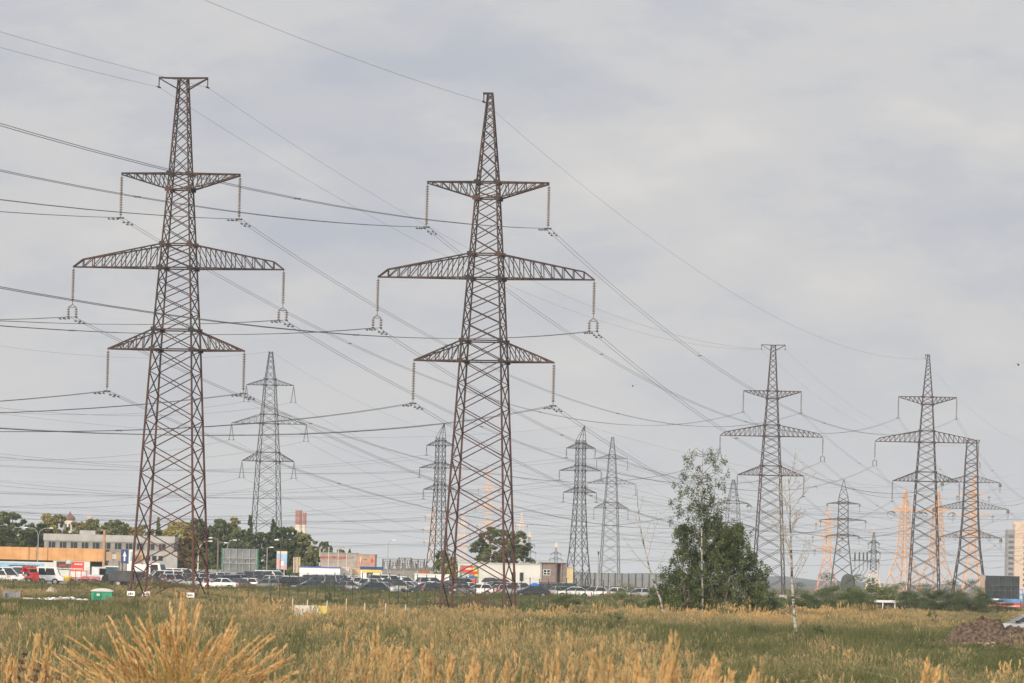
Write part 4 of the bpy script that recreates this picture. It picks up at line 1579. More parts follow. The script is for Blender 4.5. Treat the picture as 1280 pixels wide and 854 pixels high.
def near_grass():
    r = np.random.default_rng(41)
    P, K, S, T = [], [], [], []

    def add(px, d, top, kind, tone):
        if 80 < px < 365 and top < 835:
            top = 838 + (top % 14)
        hz = 722 + (px - 640) * ROLL
        x = (px - 640) / F * d
        h = CAMZ - 1.45 - (top - hz) * d / F
        h = min(1.5, max(.25, h))
        P.append((x, d, 1.43))
        K.append(kind)
        S.append((r.uniform(.85, 1.2), r.uniform(.85, 1.2), h))
        T.append(tone)
    xs_ = [-60, 0, 60, 110, 200, 330, 420, 520, 600, 660, 720, 800, 870, 930, 1000, 1100, 1190, 1260, 1340]
    tp_ = [806, 806, 818, 812, 806, 806, 796, 792, 803, 812, 802, 796, 812, 824, 846, 842, 846, 862, 866]
    dn_ = [1, 1, 1, .9, .9, 1, 1, 1, .9, .9, 1, 1, .9, .6, .3, .22, .2, .1, .1]
    for _ in range(620):
        px = r.uniform(-70, 1350)
        if r.uniform() > np.interp(px, xs_, dn_):
            continue
        d = r.uniform(27, 44)
        top = np.interp(px, xs_, tp_) + 6 + abs(r.normal()) * 30
        add(px, d, top, r.choice([0, 1, 2, 3, 4]), np.clip(r.normal(.68, .16), 0, 1))
    for _ in range(650):
        px = r.uniform(-70, 1350)
        if r.uniform() > np.interp(px, xs_, dn_):
            continue
        add(px, r.uniform(27, 44), np.interp(px, xs_, tp_) + 32 + abs(r.normal()) * 22, 5, np.clip(r.normal(.4, .2), 0, 1))
    # taller single heads the photograph shows, nearer the lens
    for px, top, d, k in [(40, 782, 27, 0), (52, 800, 27, 2), (15, 808, 26, 0), (742, 788, 22, 2), (752, 800, 22, 0), (775, 805, 22, 2), (690, 797, 23, 2), (704, 805, 23, 0), (800, 782, 20, 3), (806, 776, 20, 1), (818, 790, 20, 3), (826, 778, 21, 2), (846, 822, 22, 0), (868, 801, 21, 3), (872, 806, 21, 1), (884, 815, 22, 3), (905, 812, 22, 3), (918, 812, 22, 1),
                          (925, 820, 22, 3), (940, 826, 22, 3), (1118, 822, 22, 1), (1112, 836, 23, 3), (1146, 813, 22, 2), (1150, 828, 22, 1), (1188, 822, 22, 1), (1182, 840, 22, 3), (535, 790, 25, 2), (575, 808, 25, 0), (622, 810, 24, 0), (610, 806, 24, 2), (470, 772, 33, 2), (445, 778, 34, 0), (500, 798, 28, 0), (660, 826, 22, 3), (717, 840, 21, 0), (770, 833, 20, 1), (790, 826, 20, 3), (835, 838, 20, 0)]:
        add(px, d, top, k, np.clip(r.normal(.85, .08), 0, 1))
    k = len(P)
    gn_scatter('dry_grass', np.array(P), K, r.normal(0, .7, k), np.array(S), T, NEAR, r.normal(0, .06, k))


near_grass()


def plain_tone(name, a, b, c, transl=.35):
    """colour drifts along the plant from its green foot to its straw tips"""
    m = bpy.data.materials.new(name)
    m.use_nodes = True
    t = m.node_tree
    p = t.nodes['Principled BSDF']
    p.inputs['Roughness'].default_value = .75
    g = N(t, 'ShaderNodeTexCoord')
    nz = N(t, 'ShaderNodeTexNoise')
    nz.inputs['Scale'].default_value = 9
    t.links.new(g.outputs['Object'], nz.inputs['Vector'])
    r = ramp(t, [(.35, a), (.5, b), (.65, c)])
    t.links.new(nz.outputs[0], r.inputs[0])
    t.links.new(r.outputs[0], p.inputs['Base Color'])
    tr = N(t, 'ShaderNodeBsdfTranslucent')
    t.links.new(r.outputs[0], tr.inputs[0])
    mx = N(t, 'ShaderNodeMixShader')
    mx.inputs[0].default_value = transl
    t.links.new(p.outputs[0], mx.inputs[1])
    t.links.new(tr.outputs[0], mx.inputs[2])
    t.links.new(mx.outputs[0], t.nodes['Material Output'].inputs[0])
    return m


C_BLADE = plain_tone('clump_blades', (.38, .33, .11), (.56, .42, .16), (.66, .47, .21))
C_HEAD = plain_tone('clump_seed_heads', (.64, .42, .18), (.76, .52, .24), (.82, .60, .31))
C_GREEN = plain_tone('clump_green_blades', (.22, .26, .07), (.33, .34, .10), (.45, .39, .14))


def big_clump():
    r = np.random.default_rng(51)
    d = 31
    base = Vector(((232 - 640) / F * d, d, 1.43))
    t = thing('grass_clump', 'large fanned clump of straw coloured feathery grass rising below the T headed rusty pylon', 'grass clump', base)
    Q, mi = [], []
    for i in range(240):
        az = r.uniform(0, 2 * PI)
        q = r.uniform(0, 1) ** .7
        bend = .05 + .80 * q
        h = (1.40 - .34 * q) * r.uniform(.74, 1.06)
        a, b_ = stalk_quads(r, h, bend, az, (r.normal() * .12, r.normal() * .12, 0), r.uniform(.12, .24), 90, .004 + .004 * r.uniform(), 1, .004)
        Q += a
        mi += b_
    put('stalks', quad_cloud('stalks', np.array(Q), [C_BLADE, C_HEAD], mi), t)
    Q = []
    for i in range(620):
        a = r.uniform(0, 6.28)
        ln = r.uniform(.5, 1.05)
        p = np.array((r.normal() * .14, r.normal() * .14, 0))
        o_ = ln * r.uniform(.1, .55)
        e1 = p + np.array((math.cos(a) * o_ * .4, math.sin(a) * o_ * .4, ln * .6))
        e2 = p + np.array((math.cos(a) * o_, math.sin(a) * o_, ln * .88))
        s = np.array((-math.sin(a), math.cos(a), 0)) * .0045
        Q += [[p - s, p + s, e1 + s, e1 - s], [e1 - s, e1 + s, e2 + s * .2, e2 - s * .2]]
    put('blades', quad_cloud('blades', np.array(Q), C_GREEN), t)


big_clump()


def docks():
    r = np.random.default_rng(61)
    mm = mat('rust_brown_seeds', (.07, .03, .018), (.15, .06, .03), .9, 20)
    for i, (px, top, d, lab) in enumerate([(14, 812, 34, 'dark red brown dock plant at the picture edge in front of pale stalks'), (34, 817, 33, 'dark red brown dock plant with forked stems, second from the edge'), (56, 822, 34, 'dark red brown dock plant next to the fanned grass clump'), (448, 846, 24, 'low red brown dock plant among pale seed heads in the middle')]):
        x = (px - 640) / F * d
        hz = 722 + (px - 640) * ROLL
        h = CAMZ - 1.45 - (top - hz) * d / F
        t = thing('dock_plant', lab, 'plant', (x, d, 1.43))
        b = MB()
        C = []
        for k in range(7):
            a = r.uniform(0, 6.28)
            e = (math.cos(a) * .16, math.sin(a) * .16, h * r.uniform(.75, 1))
            b.tube([(0, 0, 0), (e[0] * .4, e[1] * .4, e[2] * .6), e], .005, 4, r1=.002)
            for u in np.linspace(.55, 1, 9):
                C.append((e[0] * u, e[1] * u, e[2] * u))
        b.build('stem', mm, t)
        put('seed_heads', quad_cloud('seed_heads', leaf_quads(r, C, [.025] * len(C), 14, .01), mm), t)


docks()
# ------------------------------------------------------------------ buildings and yard structures
def wallmat(name, a, b, scale=.8, rough=.85):
    return mat(name, a, b, rough, scale, lo=.35, hi=.65)


def facade(px0, px1, d):
    """left and right ends on the ground of something that spans two picture columns at depth d"""
    a, b = gp(px0, d), gp(px1, d)
    return a, b, b.x - a.x


def zat(px, py, d):
    return at(px, py, d).z


def workshop():
    d = M(640)
    a, b, w = facade(54, 216, d)
    z0 = a.z
    h = zat(60, 667, d) - z0
    t = thing('workshop', 'long grey two storey workshop with a row of dark windows behind the tan cladding', 'building', (a.x, d, z0))
    W1 = wallmat('grey_plaster', (.23, .225, .215), (.33, .32, .305))
    W2 = wallmat('pale_grey_band', (.33, .33, .325), (.42, .42, .41))
    m = MB()
    m.box(0, w, 0, 14, -.5, h - 1.15)
    m.build('wall', W1, t)
    m = MB()
    m.box(-.15, w + .15, -.15, 14.1, h - 1.15, h)
    m.build('parapet', W2, t)
    for k in range(11):
        x = .7 + k * (w - 1.4) / 11
        fm = MB()
        ww = 1.25
        for x0, x1, za, zb in ((x, x + ww, 0, .1), (x, x + ww, 1.1, 1.2), (x, x + .08, .1, 1.1), (x + ww - .08, x + ww, .1, 1.1), (x + .5, x + .57, .1, 1.1)):
            fm.box(x0, x1, -.06, .02, h - 2.42 + za, h - 2.42 + zb)
        fr = fm.build('window', wallmat('grey_window_frames', (.2, .2, .19), (.3, .3, .29)), t)
        fm = MB()
        fm.box(x + .08, x + ww - .08, -.02, .03, h - 2.32, h - 1.32)
        fm.build('pane', M_GLASS, fr)
    rb_ = MB()
    rb_.box(5.6, 8.2, 3, 6, h, h + .7)
    rb_.build('roof_cabin', W2, t)
    for x, hh in ((3, 1.6), (8.6, 1.3), (12.2, 1.1), (15, 1.8)):
        pm = MB()
        pm.tube([(x, 1, h), (x, 1, h + hh)], .05, 5)
        pm.build('aerial', M_DARKSTEEL, t)
    m = MB()
    m.box(w * .68, w + .8, -2.6, -.2, -.5, h - 2.55)
    lw = m.build('annex', W2, t)
    m = MB()
    for k in range(5):
        x = w * .70 + k * 1.05
        m.box(x, x + .7, -2.65, -2.6, h - 4.1, h - 3.3)
    m.build('window_row', M_GLASS, lw)


workshop()


def tan_shed():
    d = M(598)
    a, b, w = facade(-24, 131, d)
    z0 = a.z
    zt, zb = zat(10, 683.5, d) - z0, zat(60, 700.5, d) - z0
    t = thing('market_shed', 'long low shed with tan orange cladding above a dark recess', 'shed', (a.x, d, z0))
    m = MB()
    TAN = wallmat('tan_orange_cladding', (.56, .29, .12), (.68, .39, .18), .5)
    n = 16
    for i in range(n):
        m.box(w * i / n + .01, w * (i + 1) / n - .01, 0, .15, zb, zt)
    m.build('cladding', TAN, t)
    m = MB()
    m.box(0, w, .16, 7, zb - .1, zt - .08)
    m.build('roof', M_DARKSTEEL, t)
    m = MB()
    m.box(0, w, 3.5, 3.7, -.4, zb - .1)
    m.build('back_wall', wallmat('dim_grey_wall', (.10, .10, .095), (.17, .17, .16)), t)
    for i in range(9):
        pm = MB()
        x = .3 + i * (w - .6) / 8
        pm.box(x - .08, x + .08, .2, .36, -.4, zb - .1)
        pm.build('post', M_DARKSTEEL, t)
    for i, x in enumerate((7.4, 8.6, 10.3)):
        pm = MB()
        pm.box(x, x + .06, -.06, -.002, zb, zt)
        pm.build('drain_pipe', M_DARKSTEEL, t)


tan_shed()


def bars(m, x0, x1, y, z, h, n, rng, mi=0):
    """unreadable lettering: short strokes in a row"""
    x = x0
    while x < x1:
        w = rng.uniform(.05, .16)
        m.box(x, min(x1, x + w), y - .012, y, z, z + h * rng.uniform(.6, 1), mi)
        x += w + rng.uniform(.03, .06)


BR = random.Random(77)


def panel(name, label, cat, px0, px1, pt, pb, d, th, base_mat, layers, legs=(), leg_mat=None, group=None):
    """a flat sign at depth d; layers: (u0,u1,v0,v1,material) with v from the bottom up"""
    d = M(d)
    a, b, w = facade(px0, px1, d)
    z0 = a.z
    zb, zt = zat((px0 + px1) / 2, pb, d) - z0, zat((px0 + px1) / 2, pt, d) - z0
    t = thing(name, label, cat, (a.x, d, z0), 0, group)
    m = MB()
    m.box(0, w, 0, th, zb, zt)
    m.build('board', base_mat, t)
    H = zt - zb
    for i, (u0, u1, v0, v1, mm) in enumerate(layers):
        m = MB()
        off = .006 + .006 * i
        m.box(w * u0, w * u1, -off, -.001, zb + H * v0, zb + H * v1)
        m.build('printed_area', mm, t)
    for u in legs:
        m = MB()
        m.box(w * u - .09, w * u + .09, th * .3, th * .3 + .18, -.5, zb)
        m.build('leg', leg_mat or M_DARKSTEEL, t)
    return t, w, zb, zt


SKYB = wallmat('printed_sky_blue', (.22, .42, .66), (.38, .56, .74), .6)
PRED = wallmat('printed_red', (.55, .035, .03), (.66, .06, .05), .8, .5)
PDARK = wallmat('printed_black', (.03, .025, .03), (.06, .05, .055), .8, .5)
PPINK = wallmat('printed_pink', (.62, .30, .32), (.72, .48, .46), 1.5)
PBLUE = wallmat('strong_blue', (.03, .09, .38), (.05, .14, .48), .8, .5)
PYEL = wallmat('yellow_paint', (.62, .48, .05), (.72, .58, .09), .8, .5)
CREAM = wallmat('cream_paint', (.62, .54, .42), (.72, .64, .52), .6)
WHITE2 = wallmat('chalk_white_wall', (.56, .56, .54), (.68, .68, .65), .4)
GREENP = wallmat('green_plastic', (.01, .24, .13), (.02, .33, .18), .8, .45)
BRICK = wallmat('pinkish_brick', (.40, .26, .20), (.52, .35, .27), 1.2)

t, w, zb, zt = panel('advertising_hoarding', 'white wall with a faded sky blue banner behind the white vans', 'banner', -18, 66, 702, 718, 566, .2, WHITE2, [(.18, .87, .12, .9, SKYB)], (.04, .5, .96))
m = MB()
bars(m, w * .34, w * .80, -.016, zb + (zt - zb) * .62, .28, 0, BR)
m.build('lettering', PDARK, t)
t, w, zb, zt = panel('advertising_hoarding', 'white fence with a half black half red banner behind the red machines', 'banner', 66, 112, 701.5, 722, 556, .18, WHITE2, [(.09, .47, .45, .97, PDARK), (.47, .84, .45, .97, PRED)], (.04, .96))
m = MB()
bars(m, w * .16, w * .38, -.022, zb + (zt - zb) * .68, .3, 0, BR)
m.build('lettering', PRED, t)
m = MB()
bars(m, w * .58, w * .80, -.022, zb + (zt - zb) * .78, .22, 0, BR)
bars(m, w * .14, w * .80, -.022, zb + (zt - zb) * .5, .2, 0, BR)
m.build('lettering', M_WHITE, t)
t, w, zb, zt = panel('arrow_sign', 'dark blue sign with a white up arrow at the end of the tan cladding', 'sign', 150.5, 159.5, 687, 704, 585, .15, wallmat('navy_paint', (.02, .05, .16), (.04, .08, .22)), [], (.2, .8))
m = MB()
cx, H = w / 2, zt - zb
m.slab([(cx - .12, zb + .15 * H), (cx + .12, zb + .15 * H), (cx + .12, zb + .5 * H), (cx + .3, zb + .5 * H), (cx, zb + .9 * H), (cx - .3, zb + .5 * H), (cx - .12, zb + .5 * H)], -.03, -.002)
m.build('arrow', M_WHITE, t)
panel('notice_panel', 'tan panel with a white notice between the wooden pole and the arrow sign', 'sign', 132, 150, 690, 701, 590, .15, wallmat('dull_tan_panel', (.36, .25, .16), (.46, .33, .22)), [(.42, .68, .2, .75, M_WHITE)], (.1, .9))
panel('advertising_totem', 'white advertising totem beside the navy arrow sign', 'sign', 160.5, 166, 687, 716, 584, .5, M_WHITE, [(.3, .7, .5, .9, SKYB)], (.5,))
panel('orange_hoarding', 'patchy orange hoarding between the first legs of the T headed rusty pylon', 'hoarding', 168, 178, 689, 704, 588, .15, wallmat('patchy_orange', (.40, .22, .12), (.60, .42, .30), 2.2), [], (.1, .9))
t, w, zb, zt = panel('poster_stand', 'tall sky blue poster with pink and white shapes beside the grey billboard', 'poster', 345, 358, 689, 712, 560, .25, SKYB, [(.0, 1, .86, 1, CREAM), (.0, .45, .08, .62, PPINK), (.5, .98, .02, .28, PPINK), (.42, .7, .22, .45, M_WHITE)], (.25, .75), M_GREYSTEEL)
panel('narrow_sign', 'narrow brown double panel sign left of the white cabin with the blue edge', 'sign', 366, 374.5, 696.5, 716, 556, .4, wallmat('speckled_brown_board', (.22, .17, .13), (.42, .34, .26), 4), [(.0, .1, 0, 1, CREAM), (.5, .6, 0, 1, CREAM), (.9, 1, 0, 1, PYEL)], (.2, .8))


def billboard(name, label, px0, px1, pt, pb, d, mat_, rim, post_px, truss=M_GREYSTEEL):
    d = M(d)
    a, b, w = facade(px0, px1, d)
    z0 = a.z
    zb, zt = zat((px0 + px1) / 2, pb, d) - z0, zat((px0 + px1) / 2, pt, d) - z0
    H = zt - zb
    t = thing(name, label, 'billboard', (a.x, d, z0))
    m = MB()
    n = 15
    for i in range(n):
        o = 0 if i % 2 else .05
        m.box(w * i / n, w * (i + 1) / n, o, .2, zb, zt)
    m.build('sheet_backing', mat_, t)
    m = MB()
    for x in np.linspace(.15, w - .15, 6):
        m.beam((x, -.1, zb), (x, -.1, zt), .09)
    m.beam((.05, -.14, zb + H * .60), (w - .05, -.14, zb + H * .60), .1)
    m.beam((.05, -.14, zb + H * .38), (w - .05, -.14, zb + H * .38), .1)
    k = 12
    for i in range(k):
        x0, x1 = w * i / k, w * (i + 1) / k
        m.beam((x0, -.14, zb + H * (.38 if i % 2 else .60)), (x1, -.14, zb + H * (.60 if i % 2 else .38)), .06)
    m.build('rear_truss', truss, t)
    m = MB()
    for x in (-.05, w + .05):
        m.box(x - .05, x + .05, -.1, .3, zb - .05, zt + .05)
    m.build('rim', rim, t)
    m = MB()
    x = (post_px - px0) / (px1 - px0) * w
    m.tube([(x, .5, -.5), (x, .5, zb + H * .5)], .3, 10)
    m.build('post', M_DARKSTEEL, t)
    return t


billboard('billboard', 'grey sheet metal back of a billboard with green rims before the dark trees', 277, 321, 686, 715.5, 575, wallmat('dull_zinc_sheet', (.16, .185, .20), (.24, .265, .28), .7), GREENP, 300)
billboard('billboard', 'dark backed billboard above the red and blue banner', 1232, 1273, 720, 750, 600, wallmat('dark_zinc_sheet', (.03, .042, .05), (.05, .065, .075), .7), M_DARKSTEEL, 1240, M_DARKSTEEL)
panel('advertising_totem', 'tan totem at the side of the dark backed billboard', 'totem', 1225, 1230.5, 719.5, 752, 601, .6, wallmat('tan_panel', (.36, .27, .22), (.46, .36, .29)), [], (.5,))
t, w, zb, zt = panel('station_banner', 'banner striped blue over red under the dark backed billboard', 'banner', 1233, 1278, 748.5, 759.5, 596, .2, wallmat('banner_blue', (.10, .22, .5), (.2, .33, .6)), [(.0, 1, 0, .52, PRED), (.02, .12, .05, .55, wallmat('orange_patch', (.55, .25, .1), (.65, .35, .18))), (.18, .34, .80, 1.0, M_WHITE)], (.3, .55, .75, .95))
m = MB()
bars(m, w * .2, w * .52, -.03, zb + .15, .26, 0, BR)
bars(m, w * .6, w * .97, -.03, zb + .15, .3, 0, BR)
m.build('lettering', wallmat('pale_pink_letters', (.7, .45, .42), (.8, .6, .55)), t)
panel('price_sign', 'narrow upright blue sign with pale marks at the end of the striped banner', 'sign', 1273.5, 1278.5, 736.5, 752, 594, .3, wallmat('banner_blue', (.1, .2, .5), (.2, .3, .6)), [(.25, .75, .62, .9, CREAM), (.25, .75, .2, .5, wallmat('pale_green_patch', (.4, .6, .3), (.5, .65, .4)))], (.5,))


def shop():
    d = M(700)
    a, b, w = facade(398, 468, d)
    z0 = a.z
    t = thing('shop', 'low shop with red Cyrillic lettering and a brick coloured right half', 'building', (a.x, d, z0))
    zt = zat(420, 691.5, d) - z0
    zt2 = zat(456, 693.5, d) - z0
    ws = w * 47 / 70
    m = MB()
    m.box(0, ws, 0, 12, -.4, zt)
    m.build('wall', wallmat('grey_pink_cladding', (.34, .30, .27), (.44, .39, .36)), t)
    m = MB()
    m.box(ws, w, .1, 12, -.4, zt2)
    m.build('side_wall', BRICK, t)
    m = MB()
    m.poly([(0, -.02, 0), (ws * 1.05, -.02, 0), (ws * 1.05, -.02, .9), (0, -.02, 2.2)])
    m.add([(0, -.02, 0), (ws * 1.05, -.02, 0), (ws * 1.05, -.02, .9), (0, -.02, 2.2), (0, -1.6, 0), (ws * 1.05, -1.6, 0), (ws * 1.05, -1.6, .7), (0, -1.6, 2.0)], [(4, 5, 6, 7), (7, 6, 2, 3), (4, 7, 3, 0), (5, 1, 2, 6)])
    m.build('porch', CREAM, t)
    m = MB()
    m.box(-.1, ws + .05, -.1, 12.1, zt, zt + .12)
    m.box(ws + .05, w + .1, 0, 12.1, zt2, zt2 + .12)
    m.build('roof', M_GREYSTEEL, t)
    LET = wallmat('red_letters', (.62, .02, .03), (.72, .04, .05), 1, .5)
    tm = text_mesh('ШИНЫ ПРОДАЖА', .62, LET, .04)
    xs = [v.co.x for v in tm.vertices]
    k = (ws * .74) / (max(xs) - min(xs))
    tm.transform(Matrix.Scale(k, 4, (1, 0, 0)))
    put('lettering', tm, t, (.15, -.05, zt - 1.02))
    m = MB()
    bars(m, ws * .80, ws * .92, -.01, zt - .95, .4, 0, BR)
    m.build('lettering', wallmat('grey_green_letters', (.12, .16, .14), (.2, .24, .22)), t)
    m = MB()
    q = (w - ws) / 5.4
    m.box(ws + 1.0 * q, ws + 1.35 * q, .07, .1, zt2 - 1.5, zt2 - .4)
    m.build('emblem', CREAM, t)
    m = MB()
    m.slab([(ws + 1.3 * q, zt2 - 1.5), (ws + 1.6 * q, zt2 - 1.5), (ws + 1.3 * q, zt2 - .6)], .05, .09)
    m.slab([(ws + 4.1 * q, zt2 - 1.3), (ws + 4.5 * q, zt2 - 1.45), (ws + 4.9 * q, zt2 - 1.2), (ws + 4.6 * q, zt2 - .5), (ws + 4.2 * q, zt2 - .7)], .05, .09)
    m.build('emblem', LET, t)
    m = MB()
    bars(m, ws + 1.9 * q, ws + 3.0 * q, .1, zt2 - 1.0, .3, 0, BR)
    m.build('lettering', wallmat('brown_letters', (.1, .06, .05), (.16, .1, .08)), t)
    for i in range(5):
        m = MB()
        x = .8 + i * 1.0
        m.box(x, x + .55, -1.66, -1.6, .3, .75 - i * .02)
        m.build('window', M_GLASS, t)


shop()
for px, lab in ((399, 'first slim white pole at the left end of the red lettered shop'), (410, 'slim cream pole before the lettering of the shop, second'), (422, 'slim cream lamp pole before the middle of the shop lettering'), (432.5, 'slim white pole after the last red letter of the shop')):
    d = M(690)
    p = gp(px, d)
    zt = zat(px, 685.5, d) - p.z
    t = thing('white_pole', lab, 'pole', p, 0, 'poles before the red lettered shop')
    m = MB()
    m.tube([(0, 0, -.4), (0, 0, zt)], .09, 7, r1=.06)
    m.build('shaft', CREAM, t)
    m = MB()
    if px == 422:
        m.tube([(0, 0, zt - .1), (.4, 0, zt + .15), (.8, 0, zt + .12)], .05, 5)
        m.box(.7, 1.2, -.1, .1, zt + .05, zt + .17)
        m.build('lamp_head', M_GREYSTEEL, t)
    else:
        m.lathe([(.11, 0), (.13, .08), (.02, .18)], 8, (0, 0, zt))
        m.build('finial', CREAM, t)


def cabin(name, label, px0, px1, pt, d, wallm, roofm, roofh, depth=3.0, door=(), wins=(), stripe=None, extra=None):
    d = M(d)
    a, b, w = facade(px0, px1, d)
    z0 = a.z
    zt = zat((px0 + px1) / 2, pt, d) - z0
    t = thing(name, label, 'cabin', (a.x, d, z0))
    m = MB()
    m.box(0, w, 0, depth, -.3, zt - roofh)
    m.build('wall', wallm, t)
    m = MB()
    m.box(-.1, w + .1, -.12, depth + .1, zt - roofh, zt)
    m.build('roof', roofm, t)
    for u in door:
        m = MB()
        m.box(w * u, w * u + .9, -.03, .02, .1, min(2.1, zt - roofh - .1))
        m.build('door', M_DARKSTEEL, t)
    for u, ww, z_, h_ in wins:
        m = MB()
        m.box(w * u - .06, w * u + ww + .06, -.03, .02, z_ - .06, z_ + h_ + .06)
        fr = m.build('window', M_WHITE, t)
        m = MB()
        m.box(w * u, w * u + ww, -.04, -.03, z_, z_ + h_)
        m.build('pane', M_GLASS, fr)
    if stripe:
        m = MB()
        m.box(w * stripe[0], w * stripe[1], -.012, -.001, stripe[2], stripe[3])
        m.build('painted_stripe', stripe[4], t)
    return t, w, zt


LB = wallmat('bright_blue_paint', (.05, .22, .50), (.09, .3, .58), .8, .5)
cabin('sales_cabin', 'long white cabin with a blue roof edge behind the dark hatchbacks', 374, 424.5, 708.5, 545, M_WHITE, PBLUE, .16, 3, (), (), (.78, .96, .1, .62, LB))
cabin('sales_cabin', 'small cream cabin with a blue plinth beside the blue roof edge', 425, 436, 709.5, 548, CREAM, CREAM, .1, 2.5, (), (), (.0, 1, -.2, .75, LB))
cabin('kiosk', 'plain peach coloured kiosk left of the blue and yellow kiosk', 440, 451.5, 711, 550, wallmat('peach_paint', (.62, .44, .26), (.72, .54, .34)), wallmat('peach_paint', (.6, .4, .2), (.7, .5, .3)), .1, 2.5)
t, w, zt = cabin('kiosk', 'kiosk with a dark blue fascia over a yellow band', 450.5, 477, 708.5, 542, M_WHITE, wallmat('navy_fascia', (.025, .05, .18), (.04, .08, .25)), .42, 2.6, (.28,), ((.55, .5, .5, .8), (.8, .35, .5, .8)))
m = MB()
m.box(w * .06, w * .97, -.1, -.001, zt - .82, zt - .425)
m.build('fascia_band', PYEL, t)
cabin('box_trailer', 'long white box trailer with a bright blue side stripe behind the big black car', 518, 561, 717.5, 548, M_WHITE, M_WHITE, .08, 2.5, (), (), (.02, .80, .62, .98, LB))
cabin('shipping_container', 'small rust orange container at the end of the substation', 523, 535.5, 712.5, 640, wallmat('rust_orange_container', (.30, .12, .06), (.40, .18, .09)), wallmat('rust_orange_container', (.3, .12, .06), (.4, .2, .1)), .08, 2.5)


def white_workshop():
    d = M(566)
    a, b, w = facade(572, 706, d)
    z0 = a.z
    zt = zat(640, 704, d) - z0
    t = thing('white_workshop', 'long plain white flat roofed workshop behind the rusty capped pylon', 'building', (a.x, d, z0))
    m = MB()
    m.box(0, w, 0, 9, -.3, zt - .18)
    m.build('wall', WHITE2, t)
    m = MB()
    m.box(-.12, w + .12, -.12, 9.1, zt - .18, zt)
    m.build('roof', wallmat('grey_blue_roof_edge', (.34, .37, .40), (.42, .45, .48)), t)
    for u in (.50, .575):
        m = MB()
        m.box(w * u, w * u + .62, -.04, .02, 1.0, 2.35)
        fr = m.build('window', M_GREYSTEEL, t)
        m = MB()
        m.box(w * u + .07, w * u + .55, -.05, -.04, 1.07, 2.28)
        m.build('pane', M_GLASS, fr)
    m = MB()
    m.box(w * .83, w * .83 + 1, -.03, .02, 0, 2.0)
    m.build('door', M_GREYSTEEL, t)
    for x in (w * .3, w * .62):
        m = MB()
        m.tube([(x, 2, zt), (x, 2, zt + .7)], .1, 6)
        m.build('roof_vent', M_GREYSTEEL, t)


white_workshop()
t, w, zb, zt = panel('red_poster', 'red poster with pale and yellow shapes on the left end of the white workshop', 'poster', 573.5, 598.5, 706, 730, 560, .12, wallmat('pale_poster_ground', (.45, .5, .47), (.58, .62, .58)),
                     [(.03, .98, .04, .96, wallmat('dull_teal_print', (.07, .17, .16), (.25, .33, .30), 3)), (.1, .70, .60, .93, PRED), (.40, .95, .50, .75, PRED), (.22, .92, .06, .24, PRED), (.30, .62, .74, .84, CREAM), (.66, .90, .66, .84, PYEL), (.14, .5, .34, .52, wallmat('pale_grey_print', (.4, .44, .42), (.6, .62, .6), 4)), (.5, .75, .30, .42, PBLUE), (.78, .95, .40, .52, PYEL)], (.05, .95), M_GREYSTEEL)


def hut():
    d = M(545)
    a, b, w = facade(675.5, 707, d)
    z0 = a.z
    zt = zat(690, 703.5, d) - z0
    zf = zat(690, 728, d) - z0
    t = thing('brown_hut', 'raised brown grey hut with a flat roof, white window and open porch', 'hut', (a.x, d, z0))
    HB = wallmat('brown_grey_boards', (.19, .15, .14), (.27, .22, .20), 2)
    m = MB()
    m.box(.1, w * .60, 0, 2.2, zf, zt - .1)
    m.box(w * .80, w, 0, 2.2, zf, zt - .1)
    m.box(w * .60, w * .80, 1.2, 2.2, zf, zt - .1)
    m.build('wall', HB, t)
    m = MB()
    m.box(-.25, w + .2, -.35, 2.5, zt - .1, zt + .02)
    m.build('roof', wallmat('dark_red_roof_edge', (.10, .06, .055), (.16, .10, .09)), t)
    m = MB()
    m.box(-.1, w * .82, -.5, 2.2, zf - .22, zf)
    m.build('deck', wallmat('dark_red_deck', (.13, .05, .045), (.19, .08, .07)), t)
    m = MB()
    for x0, x1, za, zb_ in ((0, 1.0, 0, .06), (0, 1.0, .34, .4), (0, 1.0, .74, .8), (0, .06, .06, .74), (.46, .54, .06, .74), (.94, 1.0, .06, .74)):
        m.box(.35 + x0, .35 + x1, -.05, .01, zf + 1.0 + za * 1.0, zf + 1.0 + zb_)
    fr = m.build('window', M_WHITE, t)
    m = MB()
    m.box(.41, 1.29, -.02, .012, zf + 1.06, zf + 1.74)
    m.build('pane', M_GLASS, fr)
    for x in (-.08, w * .62, w * .79):
        m = MB()
        m.box(x, x + .08, -.45, -.37, zf, zt - .1)
        m.build('porch_post', HB, t)
    m = MB()
    for z in (.35, .7):
        m.box(w * .60, w * .80, -.45, -.4, zf + z, zf + z + .05)
    m.build('porch_rail', M_DARKSTEEL, t)
    for x in (.2, w * .5, w * .9):
        m = MB()
        m.box(x, x + .2, .3, .5, -.4, zf - .05)
        m.build('stilt', M_DARKSTEEL, t)


hut()
cabin('yellow_booth', 'small pale yellow booth at the foot of the narrow grey pylon', 708, 716, 709, 600, wallmat('pale_yellow_boards', (.5, .4, .22), (.6, .5, .3)), M_GREYSTEEL, .12, 2)


def barrier_wall():
    d = M(735)
    a, b, w = facade(692, 862, d)
    z0 = a.z
    t = thing('barrier_fence', 'long grey slatted barrier on the horizon behind the flat headed lamp post', 'fence', (a.x, d, z0))
    zt = zat(780, 717, d) - z0
    m = MB()
    n = 100
    for i in range(n):
        m.box(w * i / n, w * (i + 1) / n - .12, 0, .08, .3, zt - (.15 if i % 2 else .1))
    m.build('slats', wallmat('grey_sheet', (.25, .26, .265), (.32, .33, .335)), t)
    for i in range(21):
        m = MB()
        x = w * i / 20
        m.box(x - .1, x + .1, -.12, .2, -.4, zt + .05)
        m.build('post', M_DARKSTEEL, t)


barrier_wall()


